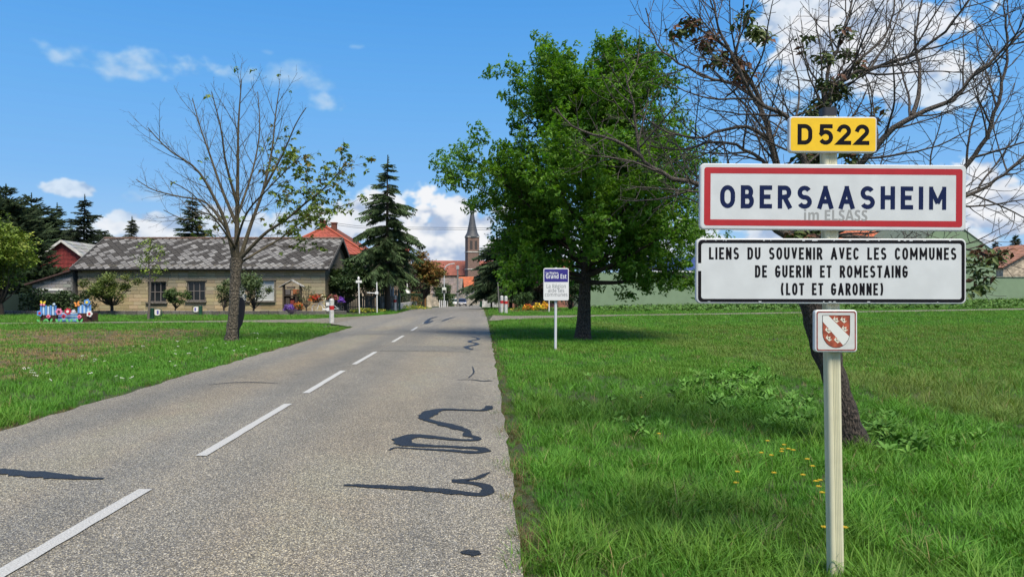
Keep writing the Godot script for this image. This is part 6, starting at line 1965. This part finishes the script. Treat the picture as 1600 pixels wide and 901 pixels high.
func make_garden_things() -> void:
	rng.seed = 171
	var blue := paint(Color(0.1, 0.27, 0.62), 0.6); var sky := paint(Color(0.45, 0.6, 0.78), 0.6); var brown := textured(Color(0.15, 0.06, 0.045), "bark", Vector3(4, 2, 4), 0.85)
	var pink := paint(Color(0.72, 0.22, 0.36), 0.6); var red := paint(Color(0.5, 0.025, 0.05), 0.6); var yellow := paint(Color(0.8, 0.6, 0.05), 0.6); var orange := paint(Color(0.75, 0.28, 0.06), 0.6)
	var leafg := paint(Color(0.12, 0.5, 0.15), 0.6); var white := paint(Color(0.72, 0.7, 0.68), 0.6); var plum := paint(Color(0.1, 0.02, 0.03), 0.6)
	# painted bench: two slatted planters and a striped seat between them
	var d := 34.0
	var k := d / 1150.0
	var b := thing("painted_bench", "colourful wooden bench with blue striped slats, giant flowers and butterflies", "bench", on(103, d))
	var o := b.position
	for q in [[62, 88, 474, 489, 503], [121, 142, 472.5, 486, 501]]:
		var n := 7
		for i in n:
			var x: float = (lerpf(q[0], q[1], (i + 0.5) / n) - 103) * k
			var yb: float = yat(q[4], d) - o.y; var ym: float = yat(q[3], d) - o.y; var yt: float = yat(q[2] + (1.5 if i % 2 else 0.0), d) - o.y
			var w: float = (q[1] - q[0]) / n * k * 0.9
			var mb := MB.new(); mb.box(Vector3(x, (ym + maxf(yb, -0.02)) * 0.5, 0.0), Vector3(w, ym - maxf(yb, -0.02), 0.025)); put("slat", mb, brown, b)
			mb = MB.new(); mb.box(Vector3(x, (yt + ym) * 0.5, 0.01), Vector3(w, yt - ym, 0.025)); put("slat", mb, sky if i % 2 else blue, b)
			mb = MB.new(); mb.box(Vector3(x, (ym - 0.02) * 0.5, -0.55), Vector3(w, ym + 0.02, 0.025)); put("slat", mb, brown, b)
		for s in [q[0] + 1, q[1] - 1]:
			var mb := MB.new(); mb.box(Vector3((s - 103) * k, (yat(q[3], d) - o.y) * 0.5, -0.275), Vector3(0.03, yat(q[3], d) - o.y, 0.52)); put("side_board", mb, brown, b)
	for i in 6:
		var y := yat(498 - i * 2.3, d) - o.y
		var mb := MB.new(); mb.box(Vector3((104.5 - 103) * k, y, -0.06 - 0.02 * i), Vector3(33 * k, 2.0 * k, 0.025)); put("slat", mb, sky if i % 2 else blue, b)
	for i in 3:
		var mb := MB.new(); mb.box(Vector3(1.5 * k, yat(496, d) - o.y, -0.2 - i * 0.11), Vector3(33 * k, 0.025, 0.1)); put("seat_slat", mb, sky if i % 2 else blue, b)
	var fl := [[63, 486, 5.0, blue, red, 5], [93, 483.5, 5.4, pink, plum, 6], [107, 483.5, 5.6, red, white, 7], [116, 483.5, 3.4, paint(Color(0.5, 0.5, 0.6), 0.6), white, 5], [137, 469, 5.2, blue, yellow, 5], [141, 487, 5.0, white, red, 5], [77, 491, 3.2, pink, red, 4], [125.5, 491.5, 3.4, pink, red, 4], [101, 491, 3.2, red, plum, 4], [86, 472, 2.0, sky, white, 5]]
	for i in fl.size():
		var q: Array = fl[i]
		bloom(b, pt(q[0], q[1], d) - o + Vector3(0, 0, 0.07 + 0.005 * i), q[2] * k, q[3], q[4], q[5])
	for q in [[67, 472, -0.1, yellow, pink], [121, 473, 0.25, orange, orange]]:
		var at := pt(q[0], q[1], d) - o + Vector3(0, 0, 0.05)
		for s in [-1, 1]:
			for e in 2:
				var w := MB.new()
				var oo := PackedVector2Array()
				for i in 10:
					var a := TAU * i / 10
					oo.append(Vector2(cos(a) * (3.6 if e == 0 else 2.4), sin(a) * 1.5) * k)
				w.slab(oo, Transform3D(Basis(Vector3.BACK, q[2] + (PI / 2 - s * 0.55 if e == 0 else PI / 2 - s * 1.5)), at + Basis(Vector3.BACK, q[2]) * Vector3(s * (2.0 if e == 0 else 1.8) * k, (2.2 if e == 0 else -0.8) * k, 0.004 * e)), -0.008, 0.008)
				put("butterfly_wing", w, q[3] if e == 0 else q[4], b)
		var bo := MB.new(); bo.box(at + Vector3(0, 0, 0.015), Vector3(0.9 * k, 6 * k, 0.025), Basis(Vector3.BACK, q[2]), 0.005); put("butterfly_body", bo, plum, b)
	for q in [[64, 502, 0.9], [70, 502, -0.6], [77, 500, 0.5], [81, 500, -0.4], [92, 498, 0.6], [96, 498, -0.5], [108, 498, 0.6], [112, 498, -0.5], [124, 499, 0.6], [128, 500, -0.5]]:
		var w := MB.new()
		var oo := PackedVector2Array()
		for i in 10:
			var a := TAU * i / 10
			oo.append(Vector2(cos(a) * 1.5, sin(a) * 3.4 + 2.5) * k)
		w.slab(oo, Transform3D(Basis(Vector3.BACK, q[2]), Vector3((q[0] - 103) * k, 0.0, 0.12)), -0.008, 0.008)
		put("painted_leaf", w, leafg, b)
	# dark board behind the bare cherry
	var bd := thing("black_board", "tall black curved board leaning behind the bare cherry trunk", "board", on(372, 22.4))
	var bo2 := MB.new()
	var po := PackedVector2Array()
	for q in [[369, 511], [373, 512], [378, 502], [381, 490], [382.5, 476], [381.5, 466], [378, 461], [372, 459.5], [364, 460], [360, 470], [359, 500], [361, 511]]: po.append(Vector2((q[0] - 372) / 1150.0 * 22.4, (511.0 - q[1]) / 1150.0 * 22.4 - 0.02 + (1725.0 / 22.4 - 62.0) * 0))
	bo2.slab(po, Transform3D(Basis(), Vector3(0, 0.3, 0)), -0.02, 0.02)
	put("board_panel", bo2, paint(Color(0.008, 0.009, 0.014), 0.6), bd)
	var bl := MB.new(); bl.box(Vector3(-0.02, 0.15, -0.03), Vector3(0.06, 0.5, 0.04)); put("leg", bl, paint(Color(0.008, 0.009, 0.014), 0.6), bd)
	# two green roadside pillars with a framed white badge
	for q in [[237, 37.0, 1.0, "green pillar with white round badge beside the young pale stemmed tree"], [313, 42.6, -1.0, "green pillar with white round badge below the second barn window"]]:
		var t := thing("badge_pillar", q[3], "pillar sign", on(q[0], q[1]), 0, "green badge pillars")
		var s: float = q[2]
		var gm := paint(Color(0.012, 0.06, 0.035), 0.45)
		var a := MB.new(); a.box(Vector3(0, 0.26, 0), Vector3(0.17, 0.6, 0.17), Basis(), 0.02); put("pillar", a, gm, t)
		a = MB.new()
		var loop := PackedVector3Array()
		for e in [[0.08, 0.16], [0.4, 0.16], [0.48, 0.2], [0.5, 0.3], [0.48, 0.46], [0.4, 0.52], [0.08, 0.54]]: loop.append(Vector3(s * e[0], e[1], 0))
		a.tube(loop, PackedFloat32Array(same(7, 0.02)), 7); put("frame", a, gm, t)
		a = MB.new(); a.slab(rr(0.26, 0.3, 0.08), Transform3D(Basis(), Vector3(s * 0.27, 0.35, 0)), -0.02, 0.03); put("badge", a, white, t)
		a = MB.new(); a.slab(rr(0.1, 0.2, 0.05), Transform3D(Basis(), Vector3(s * 0.3, 0.35, 0)), 0.03, 0.036); put("badge_mark", a, paint(Color(0.12, 0.11, 0.36), 0.5), t)
	# low kerb wall before the barn: single stones
	var kw := thing("low_stone_wall", "low grey stone edging wall running along the barn", "wall", Vector3(0, 0, -44.0))
	var stones := []
	for i in 3: stones.append(textured(Color(0.27, 0.255, 0.23) * (0.8 + 0.2 * i), "patchy", Vector3(2, 2, 2), 0.95, "relief", 2.0))
	var x := xat(-40, 44)
	while x < xat(530, 44):
		var w := rnd(0.35, 0.75)
		var a := MB.new(); a.box(Vector3(x + w * 0.5, 0.07, 0), Vector3(w - 0.02, 0.3 + rnd(-0.02, 0.02), 0.22 + rnd(0, 0.03)), Basis(), 0.02)
		put("stone", a, stones[rng.randi() % 3], kw)
		x += w
	# green mesh screen at the edge
	var gs := thing("green_screen_fence", "dark green privacy screen fence behind the painted bench", "fence", Vector3(xat(20, 46), 0, -46.0))
	for i in 6:
		var a := MB.new(); a.box(Vector3(-4.4 + i * 1.45, 0.62, 0.02 * (i % 2)), Vector3(1.43, 1.15, 0.03)); put("panel", a, textured(Color(0.012, 0.04, 0.028), "fine", Vector3(4, 4, 4), 0.8), gs)
		a = MB.new(); a.rod(Vector3(-5.12 + i * 1.45, -0.1, -0.04), Vector3(-5.12 + i * 1.45, 1.25, -0.04), 0.03, 8); put("post", a, paint(Color(0.01, 0.035, 0.025), 0.6), gs)
	# insect house
	var ih := thing("insect_house", "small wooden insect house with gabled white roof boards", "insect house", on(457, 46.6))
	for s in [-0.56, 0.5]:
		var a := MB.new(); a.box(Vector3(s, 0.85, 0), Vector3(0.09, 1.9, 0.3)); put("post", a, mats.wood, ih)
	for s in [-1, 1]:
		var a := MB.new(); a.box(Vector3(s * 0.37 - 0.03, 1.88, 0.02), Vector3(0.95, 0.05, 0.5), Basis(Vector3.BACK, -s * 0.5)); put("roof_board", a, textured(Color(0.62, 0.6, 0.56), "patchy", Vector3(2, 2, 2), 0.8), ih)
	var sh := MB.new(); sh.box(Vector3(-0.03, 0.52, 0), Vector3(1.0, 0.06, 0.34)); put("shelf", sh, mats.wood, ih)
	sh = MB.new(); sh.box(Vector3(-0.03, 1.1, 0), Vector3(0.96, 0.04, 0.3)); put("shelf", sh, mats.wood, ih)
	sh = MB.new(); sh.box(Vector3(-0.03, 1.0, -0.12), Vector3(0.96, 1.0, 0.03)); put("back_panel", sh, paint(Color(0.07, 0.055, 0.05), 0.9), ih)
	for q in [[-0.28, 1.33, 0.3, 0.34, Color(0.2, 0.18, 0.18)], [0.25, 1.36, 0.42, 0.3, Color(0.6, 0.2, 0.08)], [-0.02, 1.2, 0.14, 0.5, Color(0.55, 0.38, 0.26)], [-0.3, 0.75, 0.24, 0.4, Color(0.14, 0.11, 0.09)], [0.0, 0.68, 0.24, 0.26, Color(0.4, 0.07, 0.05)], [0.3, 0.8, 0.22, 0.45, Color(0.2, 0.15, 0.12)], [-0.1, 1.62, 0.5, 0.14, Color(0.25, 0.2, 0.16)]]:
		var a := MB.new(); a.box(Vector3(q[0], q[1], 0.03), Vector3(q[2], q[3], 0.16), Basis(), 0.01); put("nest_block", a, textured(q[4], "patchy", Vector3(5, 5, 5), 0.9), ih)
	sh = MB.new(); sh.box(Vector3(-0.02, 0.27, 0.02), Vector3(0.8, 0.4, 0.3), Basis(Vector3.RIGHT, -0.1), 0.02); put("sign_board", sh, textured(Color(0.6, 0.52, 0.46), "patchy", Vector3(3, 3, 3), 0.8), ih)
	# flower tub
	var tub := thing("flower_tub", "low tub overflowing with purple and orange flowers on the lawn", "planter", on(457, 44.2))
	var tb := MB.new(); tb.lathe(Vector3(0, 0, 0), [[0.3, -0.05], [0.36, 0.1], [0.42, 0.3], [0.36, 0.3]], 16); put("tub", tb, paint(Color(0.05, 0.035, 0.06), 0.7), tub)
	flower_heap("purple_flowers", tub, Vector3(-0.16, 0.28, 0.1), Vector3(0.34, 0.34, 0.3), [Color(0.16, 0.06, 0.4), Color(0.1, 0.04, 0.28), Color(0.3, 0.2, 0.5)], 170, 181)
	flower_heap("orange_flowers", tub, Vector3(0.36, 0.34, 0.0), Vector3(0.3, 0.38, 0.28), [Color(0.55, 0.1, 0.03), Color(0.5, 0.2, 0.04), Color(0.06, 0.1, 0.02)], 130, 182)
	flower_bicycle()
	# small garden fences and gate behind
	var gf := thing("garden_fence", "low garden fence with grey slats and dark green posts beside the spruce", "fence", Vector3(xat(580, 52), 0, -52.0))
	for i in 26:
		var a := MB.new(); a.box(Vector3(-1.9 + i * 0.15, 0.58, 0), Vector3(0.11, 0.95, 0.025)); put("slat", a, textured(Color(0.5, 0.5, 0.47), "patchy", Vector3(2, 2, 2), 0.8), gf)
	for xx in [-2.0, -0.72, 0.55, 2.0]:
		var a := MB.new(); a.box(Vector3(xx, 0.6, 0.04), Vector3(0.12, 1.3, 0.1), Basis(), 0.01); put("post", a, paint(Color(0.015, 0.08, 0.06), 0.5), gf)
	for yy in [0.25, 0.95]:
		var a := MB.new(); a.box(Vector3(0, yy, -0.035), Vector3(4.0, 0.06, 0.03)); put("rail", a, paint(Color(0.3, 0.3, 0.28), 0.8), gf)
	var gg := thing("green_gate", "dark green metal gate with vertical bars behind the spruce", "gate", Vector3(xat(597, 53.4), 0, -53.4))
	for i in 12:
		var a := MB.new(); a.box(Vector3(-0.8 + i * 0.18, 0.75, 0), Vector3(0.1, 1.5, 0.03)); put("bar", a, paint(Color(0.012, 0.06, 0.05), 0.5), gg)
	for yy in [0.2, 1.35]:
		var a := MB.new(); a.box(Vector3(0.2, yy, -0.03), Vector3(2.2, 0.07, 0.03)); put("rail", a, paint(Color(0.012, 0.05, 0.045), 0.5), gg)
	var lw := thing("garden_wall", "low pale garden wall leading from the spruce to the orange gate", "wall", Vector3(xat(598, 53), 0, -54.0), 0.0)
	var a2 := MB.new()
	var pts := [[598, 51.3], [620, 53.0], [650, 66.0]]
	for i in 2:
		var p0 := on(pts[i][0], pts[i][1]) - lw.position; var p1 := on(pts[i + 1][0], pts[i + 1][1]) - lw.position
		a2.box((p0 + p1) * 0.5 + Vector3(0, 0.15, 0), Vector3((p1 - p0).length() - 0.05, 0.85, 0.18), Basis(Vector3.UP, -atan2((p1 - p0).z, (p1 - p0).x)))
	put("wall_body", a2, mats.pale, lw)
	# yellow flowers along the verge and the bed on the other side
	var fb := thing("flower_bed", "bed of yellow and orange flowers beyond the footpath", "flower bed", on(835, 50.5))
	var so := MB.new(); so.box(Vector3(0, 0.0, 0), Vector3(3.6, 0.12, 1.0), Basis(), 0.04); put("soil", so, textured(Color(0.13, 0.09, 0.06), "patchy", Vector3(3, 3, 3), 0.95), fb)
	var gl := [Color(0.06, 0.13, 0.03), Color(0.08, 0.16, 0.03)]
	flower_heap("leaves", fb, Vector3(0, 0.05, 0), Vector3(1.8, 0.3, 0.45), gl, 300, 191)
	flower_heap("yellow_flowers", fb, Vector3(0.35, 0.12, 0.15), Vector3(0.55, 0.5, 0.3), [Color(0.75, 0.5, 0.02), Color(0.7, 0.55, 0.05)], 110, 192)
	flower_heap("orange_flowers", fb, Vector3(-0.4, 0.1, 0.2), Vector3(0.45, 0.42, 0.3), [Color(0.6, 0.12, 0.03), Color(0.7, 0.4, 0.03)], 110, 193)
	flower_heap("golden_flowers", fb, Vector3(0.75, 0.15, 0.1), Vector3(0.3, 0.55, 0.3), [Color(0.75, 0.42, 0.02), Color(0.65, 0.25, 0.03)], 80, 194)
	flower_heap("marigolds", fb, Vector3(-1.2, 0.02, 0.2), Vector3(0.6, 0.22, 0.3), [Color(0.5, 0.4, 0.04), Color(0.08, 0.15, 0.03)], 100, 195)
	var yv := thing("verge_flowers", "loose band of yellow flowers on the verge behind the thin posts", "flowers", on(575, 48.8))
	flower_heap("flowers", yv, Vector3(0, 0.02, 0), Vector3(1.3, 0.22, 0.5), [Color(0.4, 0.38, 0.05), Color(0.1, 0.17, 0.03), Color(0.1, 0.17, 0.03)], 300, 196)
	var yv2 := thing("verge_flowers", "band of yellow flowers by the low garden wall near the road", "flowers", on(640, 57))
	flower_heap("flowers", yv2, Vector3(0, 0.02, 0), Vector3(1.7, 0.3, 2.2), [Color(0.42, 0.38, 0.04), Color(0.11, 0.18, 0.03), Color(0.11, 0.18, 0.03)], 420, 197)
func flower_bicycle() -> void:
	var t := thing("flower_bicycle", "white painted bicycle loaded with baskets of red and purple flowers", "bicycle", on(512, 44.4), 0.1)
	var w := paint(Color(0.7, 0.7, 0.69), 0.45)
	var dark := paint(Color(0.06, 0.05, 0.05), 0.6)
	for x in [-0.62, 0.62]:
		var tp := PackedVector3Array()
		for i in 25: tp.append(Vector3(x + 0.32 * cos(TAU * i / 24), 0.33 + 0.32 * sin(TAU * i / 24), 0))
		var a := MB.new(); a.tube(tp, PackedFloat32Array(same(25, 0.02)), 6, false)
		var wn := put("wheel", a, w if x < 0 else dark, t)
		a = MB.new()
		for i in 10: a.rod(Vector3(x, 0.33, 0), Vector3(x + 0.31 * cos(TAU * i / 10), 0.33 + 0.31 * sin(TAU * i / 10), 0), 0.004, 3)
		put("spokes", a, w, wn)
	var f := MB.new()
	for q in [[-0.62, 0.33, -0.48, 0.82], [-0.5, 0.75, 0.0, 0.3], [-0.48, 0.7, 0.15, 0.85], [0.0, 0.3, 0.15, 0.9], [0.0, 0.3, 0.62, 0.33], [0.12, 0.75, 0.62, 0.33], [-0.48, 0.82, -0.5, 1.0]]:
		f.rod(Vector3(q[0], q[1], 0), Vector3(q[2], q[3], 0), 0.02, 6)
	put("frame", f, w, t)
	f = MB.new(); f.box(Vector3(0.0, 0.3, 0.05), Vector3(0.62, 0.1, 0.03), Basis(), 0.01); f.tube(PackedVector3Array([Vector3(0.02, 0.3, 0.05), Vector3(0.02, 0.3, 0.08)]), PackedFloat32Array([0.12, 0.12]), 14); put("chain_guard", f, w, t)
	f = MB.new(); f.rod(Vector3(-0.5, 1.0, -0.25), Vector3(-0.5, 1.0, 0.25), 0.015, 6); put("handlebar", f, w, t)
	f = MB.new(); f.box(Vector3(0.15, 0.92, 0), Vector3(0.28, 0.06, 0.14), Basis(), 0.02); put("saddle", f, dark, t)
	f = MB.new(); f.box(Vector3(0.02, 0.62, 0.1), Vector3(0.24, 0.22, 0.04), Basis(Vector3.BACK, 0.1), 0.01); put("white_crate", f, w, t)
	for q in [[-0.72, 0.8, 201], [0.3, 0.85, 202], [0.72, 0.72, 203]]:
		f = MB.new(); f.box(Vector3(q[0], q[1], 0), Vector3(0.34, 0.22, 0.3), Basis(), 0.03); put("basket", f, mats.wood, t)
	flower_heap("red_flowers", t, Vector3(-0.72, 0.85, 0.05), Vector3(0.42, 0.35, 0.3), [Color(0.5, 0.03, 0.02), Color(0.5, 0.16, 0.03), Color(0.09, 0.08, 0.02)], 170, 204)
	flower_heap("brown_flowers", t, Vector3(-0.35, 0.92, 0.0), Vector3(0.3, 0.25, 0.25), [Color(0.2, 0.1, 0.03), Color(0.1, 0.11, 0.03), Color(0.6, 0.55, 0.4)], 110, 205)
	flower_heap("pink_flowers", t, Vector3(0.3, 0.9, 0.0), Vector3(0.4, 0.3, 0.28), [Color(0.32, 0.06, 0.08), Color(0.12, 0.1, 0.04), Color(0.35, 0.12, 0.1)], 150, 206)
	flower_heap("purple_flowers", t, Vector3(0.78, 0.75, 0.05), Vector3(0.2, 0.3, 0.24), [Color(0.16, 0.06, 0.4), Color(0.25, 0.1, 0.5)], 90, 207)
